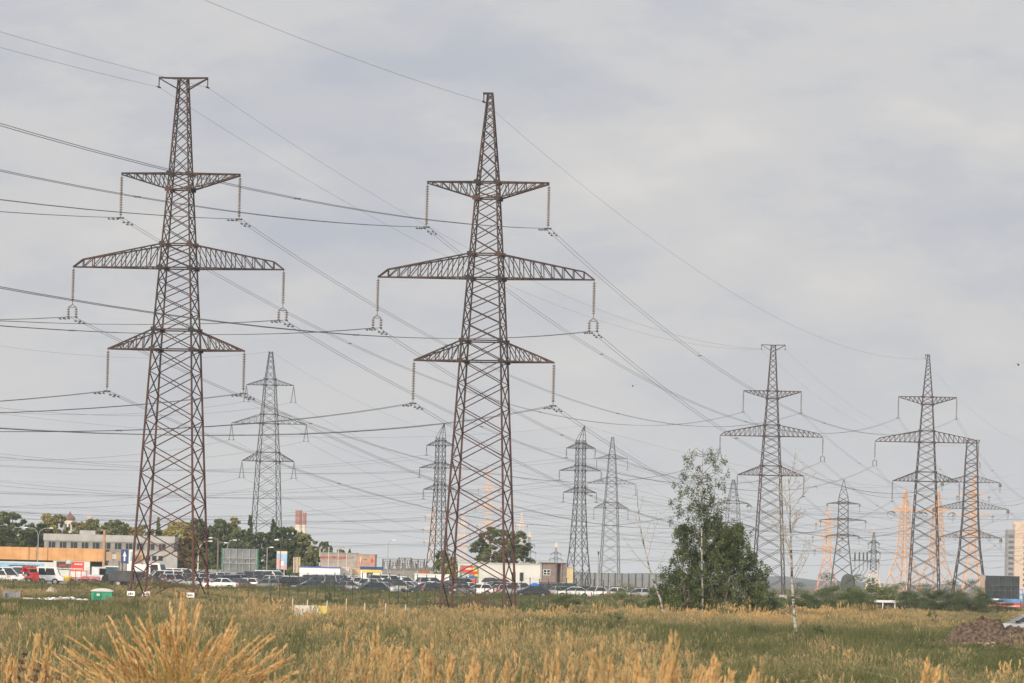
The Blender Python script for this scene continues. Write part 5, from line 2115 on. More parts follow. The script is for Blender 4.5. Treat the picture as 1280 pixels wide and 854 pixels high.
def substation(px0, px1, pt, d, label, lean=0):
    d = M(d)
    a, b, w = facade(px0, px1, d)
    z0 = a.z
    zt = zat((px0 + px1) / 2, pt, d) - z0
    SB = wallmat('brown_grey_steel', (.13, .105, .095), (.20, .165, .15))
    t = thing('substation_gantry', label, 'gantry', (a.x, d, z0), 0, 'gantries of the small substation')
    for x in (0, w / 2, w):
        m = MB()
        m.beam((x - .35, 0, -.4), (x, 0, zt), .22)
        m.beam((x + .35, 0, -.4), (x, 0, zt), .22)
        m.build('post', SB, t)
    m = MB()
    for y in (-.3, .3):
        for z in (zt - .6, zt - .1):
            m.beam((-.2, y, z), (w + .2, y, z), .1)
    k = 10
    for i in range(k):
        m.beam((w * i / k, -.3, zt - (.1 if i % 2 else .6)), (w * (i + 1) / k, -.3, zt - (.6 if i % 2 else .1)), .07)
    m.build('beam', SB, t)
    for i in range(5):
        x = w * (i + .5) / 5
        m = MB()
        m.lathe([(.06, 0)] + [(.2 if j % 2 else .08, -.12 * j - .1) for j in range(9)] + [(.05, -1.3)], 6, (x, 0, zt - .6))
        m.build('insulator', M_INSD, t)
        m = MB()
        m.tube([(x, 0, zt - 1.9), (x + .5, 0, zt - 2.7), (x + .3, 0, .6)], .06, 4)
        m.box(x - .3, x + .7, -.3, .3, -.3, 1.3)
        m.build('breaker', SB, t)


substation(478, 496, 699, 880, 'brown gantry of the small substation right of the red lettered shop')
substation(498, 513, 697, 900, 'brown gantry in the middle of the small substation')
substation(514, 530, 699, 890, 'brown gantry of the substation nearest the narrow grey pylon')
substation(486, 520, 704, 840, 'wide low gantry in front of the other substation gantries')


def lowwall(px0, px1, pt, d, label, mm):
    d = M(d)
    a, b, w = facade(px0, px1, d)
    z0 = a.z
    zt = zat((px0 + px1) / 2, pt, d) - z0
    t = thing('panel_fence', label, 'fence', (a.x, d, z0))
    n = max(4, int(w / 2.4))
    m = MB()
    for i in range(n):
        m.box(w * i / n + .08, w * (i + 1) / n - .08, 0, .1, -.3, zt)
    m.build('panels', mm, t)
    for i in range(n + 1):
        m = MB()
        m.box(w * i / n - .07, w * i / n + .07, -.05, .15, -.3, zt + .15)
        m.build('post', M_CONC, t)


lowwall(470, 572, 714, 690, 'grey concrete panel fence around the small substation', wallmat('grey_panels', (.22, .21, .20), (.30, .29, .27)))
lowwall(228, 300, 712, 600, 'grey panel fence below the curved street lamps', wallmat('grey_panels', (.22, .21, .2), (.3, .29, .27)))
lowwall(716, 830, 733, 560, 'low brownish fence below the slatted barrier', wallmat('brownish_panels', (.10, .09, .085), (.17, .15, .14)))


def church():
    d = 1500
    p = gp(85.5, d)
    k = d / F
    hz = 722 + (85 - 640) * ROLL
    z = lambda py: CAMZ + (hz - py) * k - p.z
    t = thing('church', 'white church tower with a dark red dome above the trees', 'church', p)
    m = MB()
    m.lathe([(1.5, 0), (1.5, z(653)), (1.75, z(652.8)), (1.75, z(651))], 16)
    m.build('tower', wallmat('cream_white_plaster', (.62, .56, .48), (.72, .66, .58)), t)
    for a in np.linspace(0, 2 * PI, 9)[:-1]:
        m = MB()
        x, y = 1.5 * math.sin(a), -1.5 * math.cos(a)
        m.box(x - .22, x + .22, y - .22, y + .22, z(662), z(655))
        m.build('window', M_GLASS, t)
    m = MB()
    m.lathe([(1.7, z(651)), (1.72, z(649)), (1.5, z(646.5)), (1.0, z(644.5)), (.45, z(643.3)), (.4, z(641.5)), (.12, z(640.5)), (.06, z(638.5))], 16)
    m.build('dome', wallmat('brown_red_dome', (.16, .08, .07), (.24, .13, .11)), t)
    m = MB()
    m.box(-.05, .05, -.05, .05, z(639), z(637))
    m.box(-.25, .25, -.05, .05, z(638), z(637.7))
    m.build('cross', PYEL, t)


church()
for px, w_, pt, lab in ((371.5, 8.2, 638, 'taller of two red and white chimneys over the dark trees'), (378.7, 5, 641, 'thinner of two red and white chimneys, partly behind the other')):
    d = 3000 if w_ > 6 else 3060
    p = gp(px, d)
    k = d / F
    zt = zat(px, pt, d) - p.z
    zm = zat(px, 656, d) - p.z
    r0 = w_ * k / 2
    t = thing('chimney', lab, 'chimney', p, 0, 'twin chimneys')
    m = MB()
    m.lathe([(r0 * 1.12, -1), (r0 * 1.02, zm)], 18)
    m.build('white_shaft', CREAM, t)
    m = MB()
    m.lathe([(r0 * 1.02, zm), (r0, zt - .4), (r0 * 1.04, zt - .4), (r0 * 1.04, zt)], 18)
    m.build('red_shaft', wallmat('chimney_red', (.30, .11, .08), (.40, .16, .11), .3), t)


def tower_block(label, px0, px1, pt, pt2, d, split):
    a, b, w = facade(px0, px1, d)
    z0 = a.z
    z1, z2 = zat(px0, pt, d) - z0, zat(px0, pt2, d) - z0
    t = thing('apartment_tower', label, 'building', (a.x, d, z0))
    WA = wallmat('shaded_tower_wall', (.24, .235, .24), (.31, .30, .305))  # shade on the left face is put into this darker grey
    WB = wallmat('sunlit_tower_wall', (.55, .42, .32), (.64, .50, .39))  # sunlight on the right face is put into this peach
    xs = w * split
    m = MB()
    m.box(0, xs, 0, 14, -1, z1)
    m.build('shaded_wing', WA, t)
    m = MB()
    m.box(xs, w, -1.2, 14, -1, z2)
    m.build('sunlit_wing', WB, t)
    m = MB()
    m.box(xs - .6, w * .9, 2, 9, z2, z2 + 1.6)
    m.build('roof_block', WB, t)
    nf = int(z1 / 2.9)
    for f in range(1, nf):
        m = MB()
        m.box(.5, xs - .5, -.05, .02, f * 2.9 + .8, f * 2.9 + 2.2)
        m.build('window_band', mat('dim_far_glass', (.05, .06, .07), (.09, .10, .12), .3), t)
        m = MB()
        for x in np.arange(xs + w * .24, w - .5, 2.6):
            m.box(x, x + 1.5, -1.25, -1.19, f * 2.9 + .8, f * 2.9 + 2.2)
        m.build('window_row', mat('dim_far_glass', (.05, .06, .07), (.1, .1, .12), .3), t)


tower_block('tall apartment tower with shade toned grey and sun toned peach wings at the picture edge', 1258.5, 1304, 662, 655.5, 2600, .19)
tower_block('small distant apartment block with shade toned grey and sun toned peach wings just past the church dome trees', 106, 113, 649.5, 648.5, 2900, .3)


def shelter():
    d = 584
    a, b, w = facade(1090, 1132, d)
    z0 = a.z
    zt = zat(1110, 750.5, d) - z0
    t = thing('white_shelter', 'white flat roofed shelter with a dark open side in front of the orange pylons', 'shelter', (a.x, d, z0))
    m = MB()
    m.box(-.1, w + .1, -.2, 2.4, zt - .28, zt)
    m.build('roof', M_WHITE, t)
    m = MB()
    m.box(0, w, 2.1, 2.25, -.2, zt - .28)
    m.build('back_wall', M_GREYSTEEL, t)
    for u in (0, .3, .66, .97):
        m = MB()
        m.box(w * u, w * u + .13, -.1, .03, -.3, zt - .28)
        m.build('post', M_WHITE, t)
    m = MB()
    m.box(.2, w - .2, 1.2, 1.6, .4, .5)
    m.build('bench', M_DARKSTEEL, t)


shelter()


# ------------------------------------------------------------------ poles and lamps
def lamp_post(label, px, pt, d, arms=(), r=.07, mm=None, flat=0, name='street_lamp'):
    d = M(d)
    p = gp(px, d)
    zt = zat(px, pt, d) - p.z
    mm = mm or M_GREYSTEEL
    t = thing(name, label, 'street lamp', p)
    m = MB()
    m.tube([(0, 0, -.4), (0, 0, zt)], r * 1.3, 7, r1=r)
    m.build('post', mm, t)
    for (dx, rise) in arms:
        m = MB()
        s = 1 if dx > 0 else -1
        pts = [(0, 0, zt - .3), (dx * .15, 0, zt + rise * .55), (dx * .5, 0, zt + rise * .92), (dx, 0, zt + rise)]
        m.tube(pts, r * .7, 5)
        ao = m.build('arm', mm, t)
        m = MB()
        m.lathe([(.04, -.32), (.09, -.2), (.10, .15), (.04, .32)], 8, (dx + s * .25, 0, zt + rise), axis='x')
        m.build('lamp_head', M_WHITE, ao)
    if flat:
        m = MB()
        m.box(-flat, flat, -.2, .2, zt, zt + .18)
        m.box(-flat * .8, flat * .8, -.26, .26, zt - .25, zt)
        m.build('lamp_head', M_DARKSTEEL, t)
    return t


lamp_post('twin armed street lamp above the start of the tan cladding', 46.5, 668, 590, ((-1.7, 1.0), (1.7, 1.0)))
lamp_post('pale curved street lamp beside the outer legs of the T headed pylon', 247, 690, 560, ((1.5, 1.6),), .08, CREAM)
lamp_post('twin armed street lamp on a brown post left of the billboard back', 271.5, 676, 585, ((-.9, .4), (.9, -.3)), .12, wallmat('brown_post', (.16, .11, .09), (.22, .16, .13)))
lamp_post('curved street lamp rising over the billboard back', 283, 684, 590, ((.9, 1.1),), .07)
lamp_post('slim grey lamp post right of the billboard back', 333, 685, 570, ((.4, .1),), .06)
lamp_post('slim tall lamp post between the shop and the substation', 484, 681, 600, ((.7, .7),), .05)
lamp_post('flat headed lamp post standing alone between the two grey pylons', 747, 691, 520, (), .07, M_GREYSTEEL, .13)
lamp_post('thin dark lamp post in front of the sky blue poster', 349.5, 676, 520, ((-.3, .1),), .045, M_DARKSTEEL)
lamp_post('grey lamp post before the pale orange foot of the small tipped pylon', 1097, 700, 640, (), .05, M_GREYSTEEL, .12)
p = gp(129, M(588))
t = thing('wooden_pole', 'thick tan wooden pole with a small lamp arm at the end of the cladding', 'pole', p)
zt = zat(129, 663, M(588)) - p.z
m = MB()
m.tube([(0, 0, -.4), (.02, 0, zt * .5), (0, 0, zt)], .23, 9, r1=.19)
m.build('shaft', wallmat('tan_wood', (.40, .22, .11), (.52, .31, .17), 2), t)
m = MB()
m.beam((-.35, 0, zt), (.5, 0, zt + .06), .07)
m.lathe([(.05, -.2), (.13, 0), (.05, .2)], 8, (-.4, 0, zt), axis='x')
m.build('lamp_arm', M_GREYSTEEL, t)


# ------------------------------------------------------------------ vehicles
def paint(name, a, b):
    return mat(name, a, b, .28, 1.2, spec=.6)


PAINT = {'white': paint('white_car_paint', (.66, .66, .66), (.74, .74, .74)), 'silver': paint('silver_car_paint', (.36, .37, .38), (.44, .45, .46)), 'grey': paint('grey_car_paint', (.14, .15, .155), (.19, .20, .205)),
         'dark grey': paint('dark_grey_car_paint', (.05, .055, .06), (.075, .08, .085)), 'black': paint('black_car_paint', (.014, .015, .017), (.025, .026, .028)), 'dark green': paint('dark_green_car_paint', (.018, .04, .035), (.03, .055, .05)),
         'dark blue': paint('dark_blue_car_paint', (.02, .032, .06), (.035, .05, .085)), 'dark red': paint('dark_red_car_paint', (.12, .02, .02), (.17, .03, .03)), 'pale blue': paint('pale_blue_car_paint', (.22, .29, .36), (.29, .36, .43))}
CAR = {  # length, width, stations (x, z_low, z_top, halfwidth), cabin (belt x0,x1, roof x0,x1, belt z, roof z), wheel r, axle x
    'sedan': (4.5, [(-2.25, .42, .72, .70), (-2.12, .26, .90, .82), (-1.6, .22, .95, .87), (0, .2, .93, .88), (1.2, .22, .88, .87), (1.9, .24, .78, .83), (2.2, .32, .62, .70)], (-1.75, 1.15, -1.0, .25, .92, 1.44), .31, (-1.35, 1.38)),
    'hatchback': (4.0, [(-2.0, .42, .92, .72), (-1.92, .26, 1.0, .83), (-1.2, .22, .98, .86), (0, .2, .95, .87), (1.0, .22, .91, .86), (1.7, .24, .80, .82), (1.98, .34, .62, .70)], (-1.93, 1.0, -1.5, .15, .95, 1.49), .31, (-1.25, 1.25)),
    'suv': (4.6, [(-2.3, .55, 1.05, .80), (-2.2, .34, 1.12, .90), (-1.3, .30, 1.10, .93), (0, .28, 1.08, .94), (1.1, .30, 1.05, .93), (1.95, .32, .95, .89), (2.28, .45, .75, .78)], (-2.2, 1.15, -1.85, .35, 1.08, 1.76), .37, (-1.4, 1.42)),
    'van': (5.0, [(-2.5, .45, 1.12, .88), (-2.46, .32, 1.16, .95), (-1.2, .28, 1.15, .97), (0, .28, 1.14, .97), (1.5, .30, 1.10, .96), (2.2, .34, .95, .90), (2.48, .45, .75, .80)], (-2.47, 1.95, -2.38, 1.0, 1.13, 2.15), .34, (-1.55, 1.6)),
}
CARMESH = {}


def car_meshes(typ):
    if typ in CARMESH:
        return CARMESH[typ]
    Ln, st, (bx0, bx1, rx0, rx1, bz, rz_), wr, ax = CAR[typ]
    G = {}
    b = MB()
    rings = []
    for x, zl, zt, hw in st:
        r = [(x, -hw * .86, zl), (x, -hw, zl + .14), (x, -hw, (zl + zt) * .5), (x, -hw * .95, zt - .07), (x, -hw * .84, zt), (x, hw * .84, zt), (x, hw * .95, zt - .07), (x, hw, (zl + zt) * .5), (x, hw, zl + .14), (x, hw * .86, zl)]
        rings.append(r)
    k = 10
    vs_ = [v for r in rings for v in r]
    fs_ = [(i * k + j, (i + 1) * k + j, (i + 1) * k + (j + 1) % k, i * k + (j + 1) % k) for i in range(len(st) - 1) for j in range(k)]
    fs_ += [tuple(range(k)), tuple((len(st) - 1) * k + j for j in range(k))[::-1]]
    b.add(vs_, fs_, 0)
    hw = st[3][3]
    wb_, wr_ = hw * .93, hw * .70
    B = [(bx0, -wb_, bz), (bx1, -wb_ * .96, bz), (bx1, wb_ * .96, bz), (bx0, wb_, bz)]
    Rf = [(rx0, -wr_, rz_ - .05), (rx1, -wr_, rz_ - .04), (rx1, wr_, rz_ - .04), (rx0, wr_, rz_ - .05)]
    md = (rx0 + rx1) / 2
    b.add(B + Rf + [(rx0 + .15, -wr_ * .85, rz_), (rx1 - .15, -wr_ * .85, rz_), (rx1 - .15, wr_ * .85, rz_), (rx0 + .15, wr_ * .85, rz_)],
          [(0, 1, 5, 4), (1, 2, 6, 5), (2, 3, 7, 6), (3, 0, 4, 7), (4, 5, 9, 8), (5, 6, 10, 9), (6, 7, 11, 10), (7, 4, 8, 11), (8, 9, 10, 11)], 0)
    for x in ax:
        for s in (-1, 1):
            yy = s * (hw + .004)
            pts = [(x + (wr + .07) * math.cos(a), yy, max(.24, wr + (wr + .07) * math.sin(a))) for a in np.linspace(-.25, PI + .25, 12)]
            b.poly(pts if s < 0 else pts[::-1], 1)
    G['body'] = b.mesh('body', [PAINT['white'], M_DARK])

    def inset(q, e, off):
        q = [Vector(p) for p in q]
        c = sum(q, Vector()) / len(q)
        n_ = (q[1] - q[0]).cross(q[-1] - q[0]).normalized()
        return [p.lerp(c, e) + n_ * off for p in q]

    def lerp4(A, C, u):
        return Vector(A).lerp(Vector(C), u)

    def glass(name, quads):
        g_ = MB()
        for q in quads:
            for off in (.006,):
                g_.poly([tuple(p) for p in inset(q, .10, off)])
        return g_.mesh(name, M_GLASS)
    for s, (i0, i1) in (('side_window', (0, 1)), ('side_window_far', (2, 3))):
        A, C, A2, C2 = B[i0], B[i1], Rf[i0], Rf[i1]
        cuts = [0, .48, 1] if typ != 'van' else [0, .34, .67, 1]
        qs = []
        for u0, u1 in zip(cuts, cuts[1:]):
            qs.append([lerp4(A, C, u0), lerp4(A, C, u1), lerp4(A2, C2, u1), lerp4(A2, C2, u0)])
        G[s] = glass('side_window', qs)
    G['windscreen'] = glass('windscreen', [[B[1], B[2], Rf[2], Rf[1]]])
    G['rear_window'] = glass('rear_window', [[B[3], B[0], Rf[0], Rf[3]]])
    w = MB()
    w.lathe([(wr * .62, -.1), (wr, -.09), (wr, .09), (wr * .62, .1)], 14, axis='y')
    G['wheel'] = w.mesh('wheel', M_DARK)
    w = MB()
    w.lathe([(wr * .6, -.105), (wr * .6, .105)], 12, axis='y')
    G['rim'] = w.mesh('rim', M_CHROME)
    w = MB()
    x, zl, zt, h1 = st[-2]
    w.box(-.07, .17, -.17, .17, -.08, .08)
    G['headlight'] = w.mesh('headlight', M_LAMP)
    w = MB()
    w.box(-.1, .08, -.12, .12, -.14, .14)
    G['taillight'] = w.mesh('taillight', M_TAIL)
    w = MB()
    w.box(-.08, .08, -.11, .11, -.07, .07)
    G['mirror'] = w.mesh('mirror', M_DARK)
    w = MB()
    w.box(-.01, .01, -.26, .26, -.06, .06)
    G['number_plate'] = w.mesh('number_plate', M_WHITE)
    G['spec'] = (st, ax, wr, hw, (bx0, bx1, rx0, rx1, bz, rz_))
    CARMESH[typ] = G
    return G


def car(label, px, d, typ, colour, head, group='cars parked in the lot'):
    d = M(d)
    G = car_meshes(typ)
    p = gp(px, d)
    t = thing({'sedan': 'parked_car', 'hatchback': 'parked_car', 'suv': 'parked_suv', 'van': 'parked_van'}[typ], label, 'van' if typ == 'van' else 'car', (p.x, p.y, p.z + .02), head, group)
    st, ax, wr, hw, (bx0, bx1, rx0, rx1, bz, rz_) = G['spec']
    bo = put('body', G['body'], t)
    if colour != 'white':
        bo.material_slots[0].link = 'OBJECT'
        bo.material_slots[0].material = PAINT[colour]
    for nm, key in (('side_window', 'side_window'), ('side_window', 'side_window_far'), ('windscreen', 'windscreen'), ('rear_window', 'rear_window')):
        put(nm, G[key], t)
    for x in ax:
        for s in (-1, 1):
            wo = put('wheel', G['wheel'], t, (x, s * (hw - .07), wr))
            put('rim', G['rim'], wo)
    x, zl, zt, h1 = st[-2]
    for s in (-1, 1):
        put('headlight', G['headlight'], t, (x + .1, s * (h1 - .2), zt - .12))
        put('taillight', G['taillight'], t, (st[0][0] + .06, s * (st[0][3] - .05), st[0][2] - .06))
        put('mirror', G['mirror'], t, (bx1 - .25, s * (hw + .06), bz + .06))
    put('number_plate', G['number_plate'], t, (st[0][0] - .01, 0, st[0][1] + .18))
    return t


LM = [(150, 215, 'before the grey workshop'), (215, 262, 'under the curved street lamp'), (262, 330, 'below the grey billboard back'), (330, 366, 'below the sky blue poster'), (366, 426, 'before the white cabin with the blue edge'),
      (426, 450, 'before the peach kiosk'), (450, 480, 'before the blue and yellow kiosk'), (480, 520, 'before the substation'), (520, 570, 'before the blue striped trailer'), (570, 604, 'before the red poster'), (604, 645, 'before the white workshop windows'), (645, 680, 'under the blue canopy'),
      (680, 710, 'before the brown hut'), (710, 760, 'at the narrow grey pylon foot'), (760, 840, 'among the pale shrubs')]
H0, H1 = 0.0, PI
CARS = [  # px, depth, type, colour, heading
    (170, 486, 'suv', 'dark red', H0 + .5), (203, 492, 'van', 'white', H1 + .35), (193, 474, 'sedan', 'black', H0 + .2), (219, 488, 'suv', 'silver', H0 + .7), (236, 500, 'suv', 'dark grey', H0 + .4), (243, 478, 'hatchback', 'silver', H1 - .5),
    (263, 503, 'suv', 'silver', H0 + .5), (275, 471, 'sedan', 'white', H1 - .15), (287, 490, 'suv', 'dark blue', H0 + .8), (300, 500, 'suv', 'grey', H0 + .9), (296, 476, 'sedan', 'dark grey', H1 - .9), (306, 484, 'hatchback', 'white', H1 - .25),
    (331, 476, 'hatchback', 'grey', H1 + .05), (327, 505, 'van', 'dark grey', H0 + .1), (352, 483, 'suv', 'black', H1 + .6), (346, 500, 'suv', 'silver', H0 - .9), (371, 498, 'suv', 'white', H0 + .7), (387, 471, 'sedan', 'dark green', H1 + .25), (394, 496, 'suv', 'black', H1 + .1), (378, 488, 'suv', 'dark grey', H0 + .3),
    (422, 490, 'van', 'pale blue', H0 + 1.2), (425, 505, 'hatchback', 'pale blue', H0 + .2), (438, 477, 'sedan', 'grey', H0 - .1), (446, 503, 'suv', 'white', H0 + .2), (462, 468, 'sedan', 'dark green', H1 + .5), (470, 490, 'suv', 'silver', H0 - .5), (480, 478, 'sedan', 'silver', H0 - .7),
    (499, 482, 'suv', 'black', H0 - .15), (513, 496, 'sedan', 'white', H0 - .5), (529, 474, 'sedan', 'dark green', H1 + .1), (543, 500, 'sedan', 'white', H0 + .1), (553, 487, 'hatchback', 'silver', H1 + .3), (484, 502, 'van', 'white', H0 + .3), (565, 480, 'suv', 'dark grey', H1 + .9),
    (596, 472, 'hatchback', 'white', H1 + .04), (588, 500, 'sedan', 'white', H0 + .2), (617, 490, 'suv', 'grey', H1 + .5), (634, 480, 'hatchback', 'silver', H0 + .6), (650, 494, 'sedan', 'white', H1 - .4), (664, 468, 'sedan', 'black', H1 + .12), (676, 490, 'sedan', 'silver', H0 - .7), (691, 484, 'suv', 'dark grey', H0 - .9),
    (702, 476, 'sedan', 'silver', H0 - 1.0), (716, 466, 'sedan', 'white', H1 + .05), (712, 492, 'suv', 'dark green', H0 - .8), (741, 470, 'hatchback', 'silver', H1 - .2), (774, 474, 'sedan', 'white', H0 + .2), (797, 480, 'sedan', 'silver', H1 + .3), (733, 490, 'hatchback', 'dark grey', H0 + .5),
    (226, 514, 'van', 'white', H0 + .2), (252, 518, 'suv', 'grey', H1 + .3), (280, 516, 'suv', 'silver', H0 - .6), (312, 518, 'suv', 'dark blue', H0 + .9), (340, 516, 'van', 'white', H0 + .15), (362, 517, 'sedan', 'silver', H0 + .4), (384, 512, 'suv', 'dark blue', H1 - .3), (408, 514, 'suv', 'grey', H0 + .5), (430, 516, 'suv', 'silver', H1),
    (458, 514, 'hatchback', 'white', H0 + .5), (475, 516, 'suv', 'silver', H1 + .2), (508, 515, 'suv', 'white', H0), (540, 516, 'suv', 'silver', H0 + .4), (560, 514, 'sedan', 'dark blue', H1), (580, 512, 'suv', 'dark green', H0 + .7), (630, 514, 'suv', 'dark grey', H0 + .1), (690, 510, 'sedan', 'white', H0 - .8), (408, 474, 'sedan', 'dark grey', H1 + .3), (652, 484, 'suv', 'silver', H0 + .4), (548, 470, 'hatchback', 'black', H0 + .2), (572, 471, 'sedan', 'grey', H1 + .5)]
seen = {}
for px, d, typ, colour, hd in CARS:
    row = 'front row' if d < 480 else ('second row' if d < 496 else ('third row' if d < 509 else 'farthest row'))
    where = next(w for a, b_, w in LM if a <= px < b_)
    nm = {'sedan': 'saloon car', 'hatchback': 'hatchback', 'suv': 'off-road car', 'van': 'van'}[typ]
    lab = '%s %s in the %s %s' % (colour, nm, row, where)
    assert lab not in seen, lab
    seen[lab] = 1
    car(lab, px, d, typ, colour, hd)
for px, d, typ, colour, hd, lab in ((1284, 240, 'sedan', 'silver', H1 + .15, 'silver car cut by the picture edge, parked behind the earth mound'),
                                    (4, 470, 'van', 'white', H0, 'big white van at the picture edge in front of the tan cladding'), (30, 496, 'van', 'white', H0 + 1.3, 'white van facing the field under the sky blue banner')):
    car(lab, px, d, typ, colour, hd, None)


def pickup(px, d, label, mm, box_mat, h=2.3, ln=6.2, head=0.0, box=None, name='flatbed_truck', dbl=True):
    """small lorry: bonnet, cab with windows, load bed or box"""
    d = M(d)
    p = gp(px, d)
    t = thing(name, label, 'truck', (p.x, p.y, p.z + .02), head)
    m = MB()
    x1 = ln / 2
    cab0 = x1 - (3.4 if dbl else 2.4)
    prof_ = [(cab0, .55), (x1 - .02, .55), (x1, .95), (x1 - .55, 1.25), (x1 - .95, h), (cab0, h)]
    m.slab(prof_, -1.0, 1.0)
    m.build('cab', mm, t)
    m = MB()
    wz = 1.25
    for s in (-1, 1):
        for x0, xx1 in (((cab0 + .2, cab0 + .95), (cab0 + 1.1, x1 - 1.3)) if dbl else ((cab0 + .2, x1 - 1.2),)):
            q = [(x0, s * 1.006, wz), (xx1 + .25, s * 1.006, wz), (xx1, s * 1.006, h - .2), (x0, s * 1.006, h - .2)]
            m.poly(q if s < 0 else q[::-1])
    m.build('side_window', M_GLASS, t)
    m = MB()
    a_, c_ = Vector((x1 - .55, 0, 1.25)), Vector((x1 - .95, 0, h))
    n_ = Vector((h - 1.25, 0, .4)).normalized() * .01
    lo, hi = a_.lerp(c_, .08) + n_, a_.lerp(c_, .9) + n_
    m.poly([(lo.x, -.88, lo.z), (lo.x, .88, lo.z), (hi.x, .85, hi.z), (hi.x, -.85, hi.z)])
    m.build('windscreen', M_GLASS, t)
    m = MB()
    m.box(-x1, cab0 - .05, -1.05, 1.05, .7, .85)
    if box:
        m.box(-x1, cab0 - .1, -1.08, 1.08, .851, box)
    else:
        for s in (-1.05, 1.0):
            m.box(-x1, cab0 - .1, s, s + .05, .851, 1.25)
        m.box(-x1, -x1 + .05, -1.0, 1.0, .851, 1.25)
    m.build('load_box' if box else 'load_bed', box_mat, t)
    m = MB()
    m.box(-x1 + .1, x1 - .3, -.5, .5, .45, .7)
    m.build('chassis', M_DARK, t)
    for x in (-x1 + 1.2, x1 - 1.1):
        for s in (-1, 1):
            w = MB()
            w.lathe([(.25, -.13), (.42, -.12), (.42, .12), (.25, .13)], 14, axis='y')
            wo = w.build('wheel', M_DARK, t, loc=(x, s * .9, .42))
            w = MB()
            w.lathe([(.24, -.14), (.24, .14)], 10, axis='y')
            w.build('rim', M_CHROME, wo)
    for s in (-1, 1):
        m = MB()
        m.box(x1 - .06, x1 + .02, s * .75 - .15, s * .75 + .15, .85, 1.05)
        m.build('headlight', M_LAMP, t)
    return t


TARP = mat('dark_tarpaulin', (.035, .04, .045), (.06, .066, .072), .55, 1.5, bump=.3)
pickup(61, 486, 'white double cab lorry between the red loader and the red machines', PAINT['white'], PAINT['white'], 2.3, 3.9, 0)
pickup(119, 500, 'white lorry with a sloping windscreen behind the red harrow frames', PAINT['white'], PAINT['white'], 2.3, 4.6, .5, dbl=False)
pickup(164, 480, 'lorry with a long dark tarpaulin box beside the teal tractor', PAINT['dark grey'], TARP, 2.0, 5.6, H0, box=2.05, dbl=False)
pickup(186, 505, 'tall white delivery lorry behind the dark tarpaulin box', PAINT['white'], PAINT['white'], 2.9, 5.5, -.3, box=2.7, dbl=False)


def tractor():
    d = M(488)
    p = gp(143, d)
    t = thing('tractor', 'dark teal tractor with a glazed cab and large rear wheels', 'tractor', p, .25)
    TE = paint('teal_tractor_paint', (.03, .10, .11), (.05, .14, .15))
    m = MB()
    m.slab([(.1, .8), (1.7, .8), (1.75, 1.4), (.1, 1.55)], -.4, .4)
    m.build('bonnet', TE, t)
    m = MB()
    m.box(-1.1, .25, -.75, .75, .9, 1.35)
    for x in (-1.05, .18):
        for s in (-.72, .66):
            m.box(x, x + .07, s, s + .06, 1.35, 2.45)
    m.build('cab_frame', TE, t)
    m = MB()
    m.box(-1.2, .35, -.85, .85, 2.45, 2.6)
    m.build('cab_roof', M_WHITE, t)
    m = MB()
    m.box(-.98, .17, -.70, .70, 1.36, 2.44)
    m.build('cab_glass', mat('tinted_glass', (.06, .11, .13), (.09, .15, .17), .1, 2), t)
    for x, s, r in ((-.75, -1, .8), (-.75, 1, .8), (1.3, -1, .48), (1.3, 1, .48)):
        w = MB()
        w.lathe([(r * .6, -.2), (r * .95, -.2), (r, -.1), (r, .1), (r * .95, .2), (r * .6, .2)], 18, axis='y')
        wo = w.build('wheel', M_DARK, t, loc=(x, s * .85, r))
        w = MB()
        w.lathe([(r * .58, -.19), (r * .58, .19)], 14, axis='y')
        w.build('rim', M_WHITE, wo)
    m = MB()
    m.tube([(1.0, .2, 1.5), (1.0, .2, 2.3)], .05, 6)
    m.build('exhaust', M_DARKSTEEL, t)


tractor()
RED = paint('red_machine_paint', (.42, .025, .03), (.55, .05, .05))


def harrow(px, d, label, tall):
    d = M(d)
    p = gp(px, d)
    t = thing('farm_machine', label, 'farm machine', p)
    m = MB()
    for z in (.55, 1.05):
        for y in (-.5, .5):
            m.beam((-1.1, y, z), (1.1, y, z), .1)
    for x in (-1.05, -.35, .35, 1.05):
        m.beam((x, -.5, .55), (x, .5, 1.05), .08)
        m.beam((x, -.5, .55), (x, -.5, tall), .09)
    m.beam((-1.1, -.5, tall), (1.1, -.5, tall), .1)
    m.build('frame', RED, t)
    for x in (-.8, .8):
        w = MB()
        w.lathe([(.2, -.12), (.45, -.11), (.45, .11), (.2, .12)], 14, axis='y')
        wo = w.build('wheel', M_DARK, t, loc=(x, -.75, .45))
        w = MB()
        w.lathe([(.19, -.13), (.19, .13)], 10, axis='y')
        w.build('rim', RED, wo)
    for i in range(7):
        w = MB()
        w.lathe([(.05, -.02), (.36, 0), (.05, .02)], 12, (-.9 + i * .3, -.2, .36), axis='x')
        w.build('disc', M_DARKSTEEL, t)


harrow(98, 482, 'red farm machine with discs and a tall frame below the black and red banner', 1.9)
harrow(114, 478, 'low red harrow frame left of the teal tractor', 1.2)


